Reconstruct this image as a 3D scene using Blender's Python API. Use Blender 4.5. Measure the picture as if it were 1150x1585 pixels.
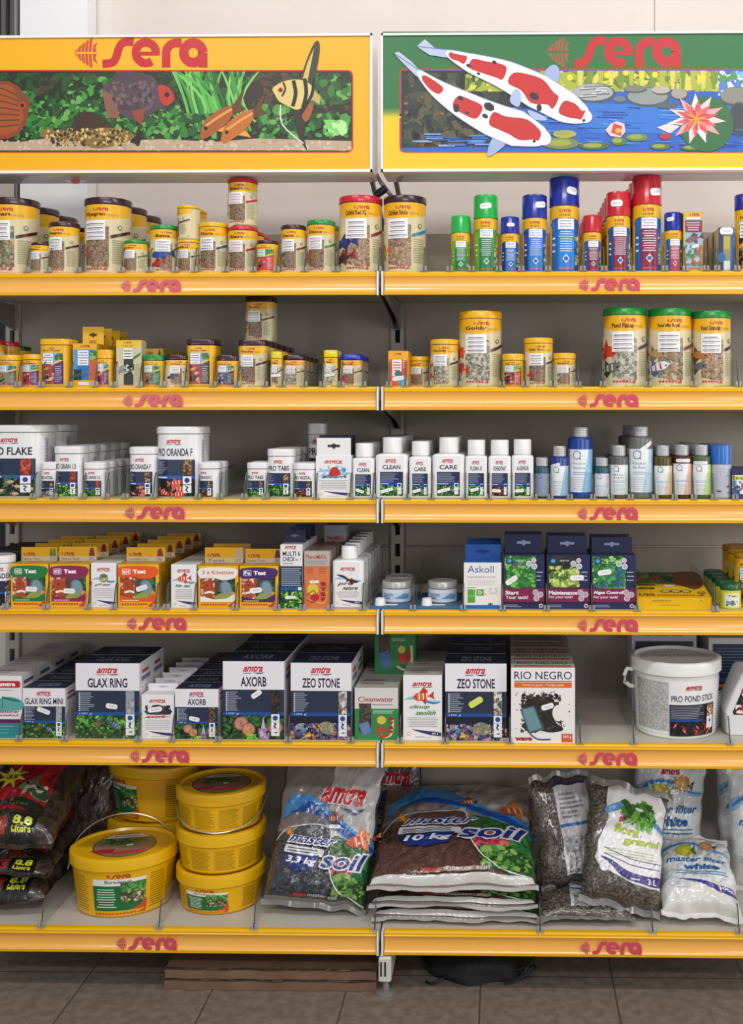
import bpy, bmesh, math, random
from mathutils import Vector, Matrix, noise
from mathutils.geometry import tessellate_polygon
for o in list(bpy.data.objects): bpy.data.objects.remove(o)
S = bpy.context.scene
C = S.collection
PI = math.pi
R = math.radians

# ------------------------------------------------------------------ camera
F, CX, CY, CAMY, CAMZ, YAW = 1680.0, 748.0, 640.0, -2.4, 1.29, R(1.1)
cd = bpy.data.cameras.new('camera'); cam = bpy.data.objects.new('camera', cd); C.objects.link(cam)
cd.sensor_fit = 'VERTICAL'; cd.sensor_height = 36; cd.sensor_width = 36*1150/1585; cd.lens = F*36/1585
cd.shift_x = -(CX-575)/1585; cd.shift_y = -(792.5-CY)/1585
cam.location = (0, CAMY, CAMZ); cam.rotation_euler = (R(90), 0, YAW)
cd.clip_start = .05
S.camera = cam
def W(px, py, Y):            # image point -> (X, Z) on the vertical plane at depth Y
    x = (px-CX)/F; y = (CY-py)/F
    t = (Y-CAMY)/(x*math.sin(YAW)+math.cos(YAW))
    return t*(x*math.cos(YAW)-math.sin(YAW)), CAMZ+t*y

# ------------------------------------------------------------------ light
wd = bpy.data.worlds.new('world'); S.world = wd; wd.use_nodes = True
wd.node_tree.nodes['Background'].inputs[0].default_value = (.93, .96, 1, 1)
wd.node_tree.nodes['Background'].inputs[1].default_value = .34
def area(name, loc, rot, sx, sy, power, col=(1, 1, 1)):
    l = bpy.data.lights.new(name, 'AREA'); l.shape = 'RECTANGLE'; l.size = sx; l.size_y = sy; l.energy = power; l.color = col
    o = bpy.data.objects.new(name, l); C.objects.link(o); o.location = loc; o.rotation_euler = rot; return o
area('ceiling_lamp', (-.9, -1.35, 2.95), (R(20), 0, 0), 1.2, .16, 17, (1, .97, .93))
area('ceiling_lamp', (1.1, -1.35, 2.95), (R(20), 0, 0), 1.2, .16, 17, (1, .97, .93))
area('ceiling_lamp', (.1, -3.6, 2.95), (R(15), 0, 0), 2.4, .3, 58, (1, .98, .95))
area('ceiling_lamp', (.0, .22, 3.0), (0, 0, 0), 2.6, .12, 7.5, (1, .96, .92))
area('window_light', (3.3, -1.6, 1.5), (R(90), 0, R(70)), 1.8, 1.8, 34, (1, .97, .92))
area('window_light', (2.2, -5.0, 1.75), (R(90), 0, 0), 1.5, 1.2, 34, (1, .97, .93))
area('doorway_light', (-2.45, -5.0, 1.75), (R(90), 0, 0), .5, 1.1, 14, (1, 1, 1))
S.view_settings.view_transform = 'Standard'; S.view_settings.look = 'None'
S.view_settings.exposure = 0.0; S.view_settings.gamma = 1.0; S.view_settings.use_curve_mapping = False

# ------------------------------------------------------------------ colours, materials
def lin(h):
    if not isinstance(h, str): return h
    h = h.lstrip('#'); r = []
    if len(h) == 3: h = ''.join(a+a for a in h)
    for i in (0, 2, 4):
        v = int(h[i:i+2], 16)/255
        r.append(v/12.92 if v <= .04045 else ((v+.055)/1.055)**2.4)
    return tuple(r)+(1.0,)
def setin(b, k, v):
    if k in b.inputs: b.inputs[k].default_value = v
MC = {}
def mat(col, rough=.45, metal=0, coat=0, bump=None, mix=None, alpha=None, name=None, trans=0):
    key = (col, rough, metal, coat, bump, mix, alpha, trans)
    if key in MC: return MC[key]
    m = bpy.data.materials.new(name or 'surface'); m.use_nodes = True; nt = m.node_tree
    b = nt.nodes['Principled BSDF']
    setin(b, 'Base Color', lin(col)); setin(b, 'Roughness', rough); setin(b, 'Metallic', metal)
    setin(b, 'Coat Weight', coat); setin(b, 'Coat Roughness', .08); setin(b, 'Transmission Weight', trans)
    if alpha is not None: setin(b, 'Alpha', alpha)
    tc = nt.nodes.new('ShaderNodeTexCoord')
    if mix:                                  # mix = (colour2, scale, low, high[, detail])
        n = nt.nodes.new('ShaderNodeTexNoise'); n.inputs['Scale'].default_value = mix[1]; n.inputs['Detail'].default_value = 5
        r = nt.nodes.new('ShaderNodeValToRGB'); r.color_ramp.elements[0].position = mix[2]; r.color_ramp.elements[1].position = mix[3]
        r.color_ramp.elements[0].color = lin(col); r.color_ramp.elements[1].color = lin(mix[0])
        nt.links.new(tc.outputs['Object'], n.inputs['Vector']); nt.links.new(n.outputs['Fac'], r.inputs['Fac'])
        nt.links.new(r.outputs['Color'], b.inputs['Base Color'])
    if bump:                                 # bump = (scale, strength)
        n = nt.nodes.new('ShaderNodeTexNoise'); n.inputs['Scale'].default_value = bump[0]; n.inputs['Detail'].default_value = 4
        bp = nt.nodes.new('ShaderNodeBump'); bp.inputs['Strength'].default_value = bump[1]; bp.inputs['Distance'].default_value = .004
        nt.links.new(tc.outputs['Object'], n.inputs['Vector']); nt.links.new(n.outputs['Fac'], bp.inputs['Height'])
        nt.links.new(bp.outputs['Normal'], b.inputs['Normal'])
    MC[key] = m; return m
def printmat(rough, coat=0, bump=None):
    m = mat('#fff', rough, 0, coat, bump, None, None, 'printed_surface', .0001*rough)
    nt = m.node_tree
    a = nt.nodes.new('ShaderNodeAttribute'); a.attribute_name = 'Col'
    nt.links.new(a.outputs['Color'], nt.nodes['Principled BSDF'].inputs['Base Color'])
    return m
PAPER = printmat(.42); GLOSS = printmat(.25); FILM = printmat(.3, .6, (38, .5)); BOARD = printmat(.42)
def clear_plastic(name, tint, refl):
    m = bpy.data.materials.new(name); m.use_nodes = True; nt = m.node_tree; nt.nodes.clear()
    o = nt.nodes.new('ShaderNodeOutputMaterial'); mx = nt.nodes.new('ShaderNodeMixShader')
    t = nt.nodes.new('ShaderNodeBsdfTransparent'); g = nt.nodes.new('ShaderNodeBsdfPrincipled')
    t.inputs[0].default_value = lin(tint); setin(g, 'Base Color', lin('#c9c9c4')); setin(g, 'Roughness', .15)
    mx.inputs[0].default_value = refl
    nt.links.new(t.outputs[0], mx.inputs[1]); nt.links.new(g.outputs[0], mx.inputs[2]); nt.links.new(mx.outputs[0], o.inputs[0])
    return m
CLEAR = clear_plastic('clear_plastic', '#f4f6f5', .10); CLIP = clear_plastic('clear_clip', '#e8e8e4', .45)

# ------------------------------------------------------------------ mesh helpers
def obj(name, vs, fs, m, parent=None, smooth=None):
    me = bpy.data.meshes.new(name); me.from_pydata(vs, [], fs); me.update()
    bm = bmesh.new(); bm.from_mesh(me); bmesh.ops.recalc_face_normals(bm, faces=bm.faces); bm.to_mesh(me); bm.free()
    if smooth:
        me.polygons.foreach_set('use_smooth', [True]*len(me.polygons)); me.set_sharp_from_angle(angle=R(smooth))
    me.materials.append(m)
    o = bpy.data.objects.new(name, me); C.objects.link(o)
    if parent: o.parent = parent
    return o
class MB:
    def __init__(s): s.v = []; s.f = []
    def add(s, vs, fs):
        n = len(s.v); s.v += [tuple(v) for v in vs]; s.f += [tuple(i+n for i in f) for f in fs]
    def box(s, x0, x1, y0, y1, z0, z1):
        s.add([(x, y, z) for z in (z0, z1) for y in (y0, y1) for x in (x0, x1)],
              [(0, 1, 3, 2), (4, 6, 7, 5), (0, 4, 5, 1), (2, 3, 7, 6), (0, 2, 6, 4), (1, 5, 7, 3)])
    def bbox(s, x0, x1, y0, y1, z0, z1, b=.001):      # softly bevelled box
        b = min(b, (x1-x0)/3, (y1-y0)/3, (z1-z0)/3)
        prof = [(0, b), (b, 0), (z1-z0-b, 0), (z1-z0, b)]
        s.loft([ [(x, y, z0+dz) for x, y in rr(x0+i, x1-i, y0+i, y1-i, b)] for dz, i in prof ])
    def loft(s, rings, cap=True, closed=True):
        n = len(rings[0]); fs = []
        for k in range(len(rings)-1):
            for i in range(n if closed else n-1):
                j = (i+1) % n; fs.append((k*n+i, k*n+j, (k+1)*n+j, (k+1)*n+i))
        if cap: fs += [tuple(range(n)), tuple((len(rings)-1)*n+i for i in range(n))]
        s.add([p for r in rings for p in r], fs)
    def tube(s, pts, r, n=8):
        pts = [Vector(p) for p in pts]; rings = []
        for i, p in enumerate(pts):
            d = (pts[min(i+1, len(pts)-1)]-pts[max(i-1, 0)]).normalized()
            a = d.cross(Vector((0, 0, 1)))
            if a.length < 1e-3: a = d.cross(Vector((1, 0, 0)))
            a.normalize(); b = d.cross(a)
            rings.append([tuple(p+a*r*math.cos(t*2*PI/n)+b*r*math.sin(t*2*PI/n)) for t in range(n)])
        s.loft(rings)
    def prism(s, pts, ax, a, b):                       # pts 2D outline extruded along axis ax from a to b
        f = {'x': lambda p, t: (t, p[0], p[1]), 'y': lambda p, t: (p[0], t, p[1]), 'z': lambda p, t: (p[0], p[1], t)}[ax]
        s.loft([[f(p, a) for p in pts], [f(p, b) for p in pts]])
    def build(s, name, m, parent=None, smooth=None): return obj(name, s.v, s.f, m, parent, smooth)
def rr(x0, x1, y0, y1, c, m=2):
    out = []
    for cx, cy, a0 in ((x1-c, y0+c, -90), (x1-c, y1-c, 0), (x0+c, y1-c, 90), (x0+c, y0+c, 180)):
        for i in range(m+1):
            a = R(a0+90*i/m); out.append((cx+c*math.cos(a), cy+c*math.sin(a)))
    return out
def ring(hw, hd, c, z, m=9, x=0, y=0):
    if c is None: return [(x+hw*math.sin(2*PI*i/44), y-hd*math.cos(2*PI*i/44), z) for i in range(44)]
    return [(px+x, py+y, z) for px, py in rr(-hw, hw, -hd, hd, min(c, hw, hd), m)]

# ------------------------------------------------------------------ things
def thing(name, label, cat, loc=(0, 0, 0), rotz=0, group=None):
    o = bpy.data.objects.new(name, None); C.objects.link(o); o.empty_display_size = .02
    o.location = loc; o.rotation_euler = (0, 0, rotz); o['label'] = label; o['category'] = cat
    if group: o['group'] = group
    return o
def tag(o, label, cat, group=None, kind=None):
    o['label'] = label; o['category'] = cat
    if group: o['group'] = group
    if kind: o['kind'] = kind
    return o
def dup(r0):
    r = r0.copy(); C.objects.link(r)
    for ch in list(r0.children):
        c = ch.copy(); C.objects.link(c); c.parent = r
        for g in list(ch.children):
            d = g.copy(); C.objects.link(d); d.parent = c
    return r
ORD = ['first', 'second', 'third', 'fourth', 'fifth', 'sixth', 'seventh', 'eighth']

# ------------------------------------------------------------------ printed graphics: coloured polygons in layers, laid on a surface
TC = {}
def tmesh(t, bold):
    k = (t, bold)
    if k in TC: return TC[k]
    cu = bpy.data.curves.new('lettering', 'FONT'); cu.body = t; cu.offset = bold; cu.resolution_u = 3
    ob = bpy.data.objects.new('lettering', cu); C.objects.link(ob)
    me = bpy.data.meshes.new_from_object(ob.evaluated_get(bpy.context.evaluated_depsgraph_get()))
    P = [(v.co.x, v.co.y) for v in me.vertices]
    x0 = min(p[0] for p in P); x1 = max(p[0] for p in P); y0 = min(p[1] for p in P); y1 = max(p[1] for p in P)
    TC[k] = ([((p[0]-x0)/(x1-x0), (p[1]-y0)/(y1-y0)) for p in P], [tuple(f.vertices) for f in me.polygons])
    bpy.data.objects.remove(ob); bpy.data.meshes.remove(me); bpy.data.curves.remove(cu)
    return TC[k]
def smooth(pts, k=4, closed=True):
    n = len(pts); out = []
    for i in range(n if closed else n-1):
        g = lambda j: pts[(i+j) % n] if closed else pts[max(0, min(n-1, i+j))]
        a, b, c, d = g(-1), g(0), g(1), g(2)
        for q in range(k):
            t = q/k
            out.append(tuple(.5*(2*b[m]+(c[m]-a[m])*t+(2*a[m]-5*b[m]+4*c[m]-d[m])*t*t+(3*b[m]-a[m]-3*c[m]+d[m])*t**3) for m in (0, 1)))
    if not closed: out.append(pts[-1])
    return out
class Cv:
    def __init__(s, a=1.0): s.F = []; s.z = 0; s.a = a; s.clip = None      # a = width / height
    def cl(s, pts):
        if not s.clip: return pts
        x0, y0, x1, y1 = s.clip
        return [(min(max(x, x0), x1), min(max(y, y0), y1)) for x, y in pts]
    def poly(s, pts, c, same=False):
        if not same: s.z += 1
        s.F.append((s.cl(pts), lin(c), s.z)); return s
    def rect(s, x, y, w, h, c, same=False): return s.poly([(x, y), (x+w, y), (x+w, y+h), (x, y+h)], c, same)
    def rot(s, pts, cx, cy, ang):
        ca, sa = math.cos(ang), math.sin(ang)
        return [(cx+(x*ca-y*sa)/s.a, cy+x*sa+y*ca) for x, y in pts]      # pts in height units
    def ell(s, cx, cy, rx, ry, c, ang=0, n=14, same=False):
        return s.poly(s.rot([(rx*math.cos(2*PI*i/n), ry*math.sin(2*PI*i/n)) for i in range(n)], cx, cy, ang), c, same)
    def rrect(s, cx, cy, w, h, c, ang=0, r=.25, same=False):
        return s.poly(s.rot(rr(-w/2, w/2, -h/2, h/2, r*h, 3), cx, cy, ang), c, same)
    def text(s, t, x, y, w, h, c, bold=.012, shear=0, ang=0, same=False):
        P, T = tmesh(t, bold); s.z += 0 if same else 1; col = lin(c)
        Q = [(x+(px*(1-shear)+shear*py)*w, y+py*h) for px, py in P]
        if ang:
            ca, sa = math.cos(ang), math.sin(ang); Q = [(x+((px-x)*s.a*ca-(py-y)*sa)/s.a, y+(px-x)*s.a*sa+(py-y)*ca) for px, py in Q]
        for f in T: s.F.append(([Q[i] for i in f], col, s.z))
        return s
    def stroke(s, pts, w, c, same=False):
        if not same: s.z += 1
        L = []; n = len(pts)
        for i in range(n):
            a = pts[max(i-1, 0)]; b = pts[min(i+1, n-1)]
            dx, dy = (b[0]-a[0])*s.a, b[1]-a[1]; l = math.hypot(dx, dy) or 1
            ww = w[min(len(w)-1, int(i/max(1, n-1)*(len(w)-1)+.5))] if isinstance(w, (list, tuple)) else w
            L.append(((pts[i][0]-dy/l*ww/2/s.a, pts[i][1]+dx/l*ww/2), (pts[i][0]+dy/l*ww/2/s.a, pts[i][1]-dx/l*ww/2)))
        for i in range(n-1): s.F.append((s.cl([L[i][0], L[i][1], L[i+1][1], L[i+1][0]]), lin(c), s.z))
        return s
    def lines(s, x, y, w, h, n, c, seed=1, fill=.5, ragged=.35, center=False):
        g = random.Random(seed); s.z += 1
        for i in range(n):
            ww = w*(1-ragged*g.random()); xx = x+(w-ww)/2 if center else x
            s.rect(xx, y+h*(i+(1-fill)/2)/n, ww, h*fill/n, c, True)
        return s
    def grit(s, x, y, w, h, cols, n, size, seed=1, el=1.5, k=5, clip=True):       # grains, pellets, leaves: random little polygons
        g = random.Random(seed); cols = [lin(c) for c in cols]; z0 = s.z+1; old = s.clip; s.clip = (x, y, x+w, y+h) if clip else old
        for i in range(n):
            r = size*(.5+g.random()); a = g.random()*PI; s.z = z0+i*.03
            pts = [(r*el*math.cos(2*PI*j/k+.3), r*(.7+.5*g.random())*math.sin(2*PI*j/k+.3)) for j in range(k)]
            s.F.append((s.cl(s.rot(pts, x+w*g.random(), y+h*g.random(), a)), g.choice(cols), s.z))
        s.z = z0+n*.03; s.clip = old; return s
    def fish(s, cx, cy, L, ang, body, fin, stripe=None, tall=.36, eye=True):
        s.poly(s.rot([(.3*L, 0), (.62*L, .22*L), (.56*L, 0), (.62*L, -.22*L)], cx, cy, ang), fin)
        s.poly(s.rot([(-.15*L, tall*.4*L), (.1*L, tall*.95*L), (.3*L, tall*.5*L), (.25*L, .05*L)], cx, cy, ang), fin)
        s.poly(s.rot([(-.05*L, -tall*.4*L), (.14*L, -tall*.9*L), (.22*L, -.05*L)], cx, cy, ang), fin)
        s.poly(s.rot([(L*(-.5+.92*t), tall*.5*L*math.sin(PI*min(1, t**.75))*(1-.35*t)*sg) for sg, ts in ((1, range(0, 9)), (-1, range(7, 0, -1))) for t in [q/8 for q in ts]], cx, cy, ang), body)
        if stripe:
            s.z += 1
            for k in (-.2, 0, .2): s.poly(s.rot([(k*L, tall*.36*L), ((k+.07)*L, tall*.3*L), ((k+.05)*L, -tall*.3*L), (k*L, -tall*.36*L)], cx, cy, ang), stripe, True)
        if eye: s.poly(s.rot([(-.36*L+.035*L*math.cos(t), .03*L+.035*L*math.sin(t)) for t in [q*PI/3 for q in range(6)]], cx, cy, ang), '#111')
        return s
    # --- marks
    def fishmark(s, x, y, w, h, c):
        s.z += 1; top = lambda t: .5*min(1, (t/.74))**.62
        for k in range(5):
            a = .02+.15*k; b = a+.118
            for sg in (1, -1):
                s.poly([(x+w*q, y+h*(.5+sg*v)) for q, v in ((a, .03), (b, .03), (b+.05, max(.06, top(b))), (a+.05, max(.04, top(a))))], c, True)
        for sg in (1, -1): s.poly([(x+w*q, y+h*(.5+sg*v)) for q, v in ((.78, .03), (.97, .03), (.9, .16), (1, .36), (.82, .26))], c, True)
        return s
    def wordmark(s, x, y, w, h, c, shade=None):           # red word with its little fish
        s.fishmark(x, y-h*.02, w*.18, h*1.03, shade or c)
        x += w*.215; u = w*.785/3.64; col = c
        olda = s.a; s.a = 1.0
        def st(pts, wd):                                  # stroke in letter units
            L = []; n = len(pts)
            for i in range(n):
                a = pts[max(i-1, 0)]; b = pts[min(i+1, n-1)]; dx, dy = b[0]-a[0], b[1]-a[1]; l = math.hypot(dx, dy) or 1
                L.append(((pts[i][0]-dy/l*wd/2, pts[i][1]+dx/l*wd/2), (pts[i][0]+dy/l*wd/2, pts[i][1]-dx/l*wd/2)))
            s.z += 1
            for i in range(n-1): s.F.append(([(x+q[0]*u, y+q[1]*h) for q in (L[i][0], L[i][1], L[i+1][1], L[i+1][0])], lin(col), s.z))
        arc = lambda cx, cy, r, a, b, n=16: [(cx+r*math.cos(R(a+(b-a)*i/n)), cy+r*math.sin(R(a+(b-a)*i/n))) for i in range(n+1)]
        st(smooth([(1.08, .86), (.85, .87), (.66, .8), (.55, .6), (.49, .4), (.38, .2), (.2, .14), (0, .13)], 4, False), .28)
        st(arc(1.5, .5, .35, 0, 306, 22), .29); st([(1.2, .47), (1.985, .47)], .14)
        st([(2.2, 0), (2.2, .45)]+arc(2.55, .48, .35, 180, 95, 8)+[(2.74, .83)], .3)
        st(arc(3.14, .5, .33, 0, 360, 26), .33); st([(3.48, 0), (3.48, .5)], .3)
        s.a = olda; return s
    def swash(s, x, y, w, h, c='#c9202f', n='#2a2a60', sub=True):     # slanted red word over a blue swoosh
        s.text('amtra', x, y+h*.28, w, h*.72, c, .035, .12)
        s.poly([(x+w*.42, y+h*.2), (x+w*.7, y+h*.06), (x+w*.9, y+h*.1), (x+w, y+h*.24), (x+w*.8, y+h*.2)], n)
        if sub: s.rect(x+w*.02, y+h*.1, w*.38, h*.07, n)
        return s
    def fishrow(s, x, y, w, h, n, c):
        s.z += 1
        for i in range(n):
            xx = x+w*.78*i/n; ww = w*.6/n
            s.poly([(xx, y+h*.3), (xx+ww, y+h*.62), (xx+ww*1.25, y+h*.3), (xx+ww, y)], c, True)
        return s.poly([(x+w*.78, y), (x+w*.9, y+h*.55), (x+w*.97, y+h), (x+w*.95, y)], c, True)
    def build(s, name, f, m, parent=None, nx=1, ny=1):
        bm = bmesh.new(); lay = bm.loops.layers.float_color.new('Col'); wide = []
        def face(p, c, z, chk):
            try: fc = bm.faces.new([bm.verts.new((q[0], q[1], z)) for q in p])
            except ValueError: return
            for l in fc.loops: l[lay] = c
            if chk: wide.append(fc)
        for p, c, z in s.F:
            chk = any(n > 1 and int(max(q[i] for q in p)*n-1e-6) > int(min(q[i] for q in p)*n+1e-6) for i, n in ((0, nx), (1, ny)))
            if ny > 1 and not chk: chk = math.floor(max(q[0]-q[1] for q in p)*nx-1e-6) > math.floor(min(q[0]-q[1] for q in p)*nx+1e-6)
            if len(p) > 4:
                for t in tessellate_polygon([[Vector((q[0], q[1], 0)) for q in p]]): face([p[i] for i in t], c, z, chk)
            else: face(p, c, z, chk)
        for n, ax in ((nx, 0), (ny, 1), (nx if ny > 1 else 0, 2)):
            for i in (range(1-n, n) if ax == 2 else range(1, n)):
                if not wide: break
                co = [0, 0, 0]; co[ax] = i/n; no = [0, 0, 0]; no[ax] = 1
                if ax == 2: co = [i/n, 0, 0]; no = [.7071068, -.7071068, 0]
                vs = {v for fc in wide for v in fc.verts}; es = {e for fc in wide for e in fc.edges}
                r = bmesh.ops.bisect_plane(bm, geom=list(vs)+list(es)+wide, plane_co=co, plane_no=no)
                wide = [g for g in r['geom'] if isinstance(g, bmesh.types.BMFace)]
        nor = []
        def g(u, v, k):                                   # the surface as facets, so that layers never cut through each other
            i = min(max(int(u*nx+1e-7), 0), nx-1); j = min(max(int(v*ny+1e-7), 0), ny-1); s_, t_ = u*nx-i, v*ny-j
            if nx == 1 and ny == 1: return f(u, v, k)
            P = lambda a, b: f(a/nx, b/ny if ny > 1 else v, k)
            p = P(i, j).lerp(P(i+1, j), s_)
            if ny == 1: return p
            a, b, c = P(i, j), (P(i+1, j) if s_ >= t_ else P(i, j+1)), P(i+1, j+1)
            return a+(b-a)*s_+(c-b)*t_ if s_ >= t_ else a+(b-a)*t_+(c-b)*s_
        for v in bm.verts:
            u, w_, k = v.co; n = f(u, w_, k+400)-f(u, w_, k)
            if ny > 1: n = (f(min(u+.02, 1), w_, k)-f(max(u-.02, 0), w_, k)).cross(f(u, min(w_+.02, 1), k)-f(u, max(w_-.02, 0), k))
            nor.append(n.normalized()); v.co = g(u, w_, k)
        bm.verts.index_update(); bm.normal_update()
        for fc in bm.faces:
            if fc.normal.dot(nor[fc.verts[0].index]) < 0: fc.normal_flip()
        me = bpy.data.meshes.new(name); bm.to_mesh(me); bm.free(); me.materials.append(m)
        if nx > 1: 
            me.polygons.foreach_set('use_smooth', [True]*len(me.polygons)); me.normals_split_custom_set_from_vertices(nor)
        o = bpy.data.objects.new(name, me); C.objects.link(o)
        if parent: o.parent = parent
        return o
EPS = .00005
def fmap(w, h, y, z0=0, x0=0): return lambda u, v, k: Vector((x0+(u-.5)*w, y-.0002-k*EPS, z0+v*h))
def topmap(w, d, z, y0=0): return lambda u, v, k: Vector(((u-.5)*w, y0+(v-.5)*d, z+.0002+k*EPS))
def sidemap(x, d, h, sg=1): return lambda u, v, k: Vector((sg*(x+.0002+k*EPS), sg*(u-.5)*d, v*h))
def secmap(hw, hd, c, z0, h, S=None):
    c = min(c, hw, hd) if c is not None else None
    def f(u, v, k):
        e = .0003+k*EPS
        if c is None:
            a = (u-.5)*PI*.98; return Vector(((hw+e)*math.sin(a), -(hd+e)*math.cos(a), z0+v*h))
        fx = hw-c; T = S or fx+c*PI/2*.98; q = (u-.5)*2*T; sg = 1 if q >= 0 else -1; q = abs(q)
        if q <= fx: return Vector((sg*q, -hd-e, z0+v*h))
        if q <= fx+c*PI/2:
            a = (q-fx)/c; return Vector((sg*(fx+(c+e)*math.sin(a)), -(hd-c)-(c+e)*math.cos(a), z0+v*h))
        return Vector((sg*(hw+e), -(hd-c)+q-fx-c*PI/2, z0+v*h))
    return f
# ------------------------------------------------------------------ the setting
def struct(o): o['kind'] = 'structure'; return o
def slab(name, x0, x1, y0, y1, z0, z1, m):
    b = MB(); b.box(x0, x1, y0, y1, z0, z1); return struct(b.build(name, m))
def floor_mat():
    m = mat('#6f6359', .42, 0, 0, (60, .12), ('#83766c', 42, .38, .66), None, 'floor_tiles'); nt = m.node_tree; b = nt.nodes['Principled BSDF']
    tc = nt.nodes.new('ShaderNodeTexCoord'); mp = nt.nodes.new('ShaderNodeMapping'); mp.inputs['Location'].default_value = (.053+.3, -.088+.3, 0)
    br = nt.nodes.new('ShaderNodeTexBrick'); br.offset = 0; br.inputs['Scale'].default_value = 1
    br.inputs['Brick Width'].default_value = .3; br.inputs['Row Height'].default_value = .3; br.inputs['Mortar Size'].default_value = .0022; br.inputs['Mortar Smooth'].default_value = .2
    mx = nt.nodes.new('ShaderNodeMix'); mx.data_type = 'RGBA'; mx.inputs['B'].default_value = lin('#4c443e')
    src = b.inputs['Base Color'].links[0].from_socket
    nt.links.new(tc.outputs['Object'], mp.inputs['Vector']); nt.links.new(mp.outputs['Vector'], br.inputs['Vector'])
    nt.links.new(br.outputs['Fac'], mx.inputs['Factor']); nt.links.new(src, mx.inputs['A']); nt.links.new(mx.outputs['Result'], b.inputs['Base Color'])
    return m
slab('floor', -3.2, 3.2, -4.2, .62, -.05, 0, floor_mat())
WALLM = mat('#e2d9d4', .8, 0, 0, (30, .05), ('#ded3cc', 6, .3, .7))
XV = W(1013, 60, .62)[0]
slab('wall_back', -3.2, XV-.001, .62, .72, 0, 3.2, WALLM)
slab('wall_right', XV+.001, 3.2, .622, .72, 0, 3.2, WALLM)
slab('trim_1', W(31, 0, .55)[0], W(135, 0, .55)[0], .55, .615, 0, 3.2, mat('#f4f4f6', .55))
slab('trim_2', W(26, 0, .56)[0], W(38, 0, .56)[0]-.016, .545, .60, 0, 3.2, mat('#8d8a86', .5))
b = MB(); b.box(-1.75, W(26, 0, .57)[0], .58, .615, .9, 3.2)
wn = struct(b.build('window_1', mat('#23222a', .2)))
b = MB()
for x in (.02, .055): b.box(W(x*400-5, 0, .57)[0], W(x*400+2, 0, .57)[0], .565, .58, 1.9, 3.2)
b.build('window_frame', mat('#5d5b5c', .4), wn)
b = MB(); b.box(W(-10, 0, .57)[0], W(30, 0, .57)[0], .545, .60, W(0, 330, .57)[1], W(0, 283, .57)[1]); b.build('window_sill', mat('#b9b0a2', .6), wn)

# ------------------------------------------------------------------ the shelving
XJ = W(588.5, 640, 0)[0]                       # joint between the two bays
BAYX = {'L': (XJ-1.0, XJ), 'R': (XJ, XJ+1.0)}
SZ = {1: 1.6040, 2: 1.3490, 3: 1.1000, 4: .8540, 5: .5600, 6: .1440}
NM = {1: 'top', 2: 'second', 3: 'third', 4: 'fourth', 5: 'fifth', 6: 'bottom'}
SIDE = {'L': 'left', 'R': 'right'}
YB = .40
METAL = mat('#bdb8b0', .45, 0, 0, None, ('#b5afa6', 9, .3, .7))
PANEL = mat('#aca49b', .6, 0, 0, (240, .06), ('#a49c93', 5, .3, .7))
YRAIL = mat('#eeb400', .35); STRIP = mat('#f5b352', .26, 0, .45); CAPM = mat('#e6e4e2', .25)
for bay in 'LR':
    x0, x1 = BAYX[bay]
    for z0, z1, nm in ((.14, .946, 'lower'), (.949, 1.757, 'upper')):
        b = MB(); b.bbox(x0+.018, x1-.018, YB, YB+.012, z0, z1, .003)
        tag(b.build('back_panel', PANEL), 'plain grey %s metal back panel of the %s shelving bay' % (nm, SIDE[bay]), 'panel', 'metal back panels of the shelving')
for x, nm in ((BAYX['L'][0], 'slotted grey upright post at the far left behind the shelves'), (XJ, 'slotted grey upright post between the two shelving bays')):
    t = thing('upright_post', nm, 'post', (x, YB, 0), 0, 'slotted shelving uprights')
    b = MB(); b.box(-.017, -.0065, -.012, .03, .0, 1.80); b.box(.0065, .017, -.012, .03, 0, 1.80); b.box(-.017, .017, .02, .03, 0, 1.80)
    z = .02
    while z < 1.78: b.box(-.0065, .0065, -.0115, -.009, z, z+.022); z += .055
    b.build('post_profile', mat('#b7b2aa', .45), t)
    b = MB(); b.box(-.0066, .0066, .012, .0195, .02, 1.79); b.build('slot_channel', mat('#15151a', .7), t)
t = thing('support_pedestal', 'grey slotted metal pedestal standing under the joint of the bays', 'shelf support', (XJ, YB, 0))
b = MB(); b.bbox(-.013+.01, .015+.01, -.41, -.013, .034, .089, .003); ft = b.build('foot_beam', mat('#cfccc6', .4), t)
b = MB(); b.bbox(.001, .005, -.4112, -.4105, .048, .080); b.bbox(.010, .014, -.4112, -.4105, .048, .080); b.build('foot_slot', mat('#222', .6), ft)
b = MB(); b.loft([ring(.023, .023, .023, .0005, x=.011, y=-.385), ring(.023, .023, .023, .004, x=.011, y=-.385), ring(.008, .008, .008, .009, x=.011, y=-.385), ring(.006, .006, .006, .036, x=.011, y=-.385)])
b.build('levelling_foot', mat('#a5a3a0', .3, .6), t, 30)
LOGOPX = {1: ((187, 281), (894, 990)), 2: ((190, 284), (892, 988)), 3: ((193, 287), (892, 987)), 4: ((196, 290), (892, 987)), 5: ((201, 294), (892, 986)), 6: ((180, 275), (896, 993))}
RAILPROF = [(.012, .0005), (.002, .0005), (-.001, -.001), (-.0025, -.004), (-.002, -.008), (-.004, -.010), (-.001, -.014), (.0008, -.024), (-.001, -.040), (-.0055, -.0455), (-.005, -.051), (.003, -.052), (.012, -.045)]
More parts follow.
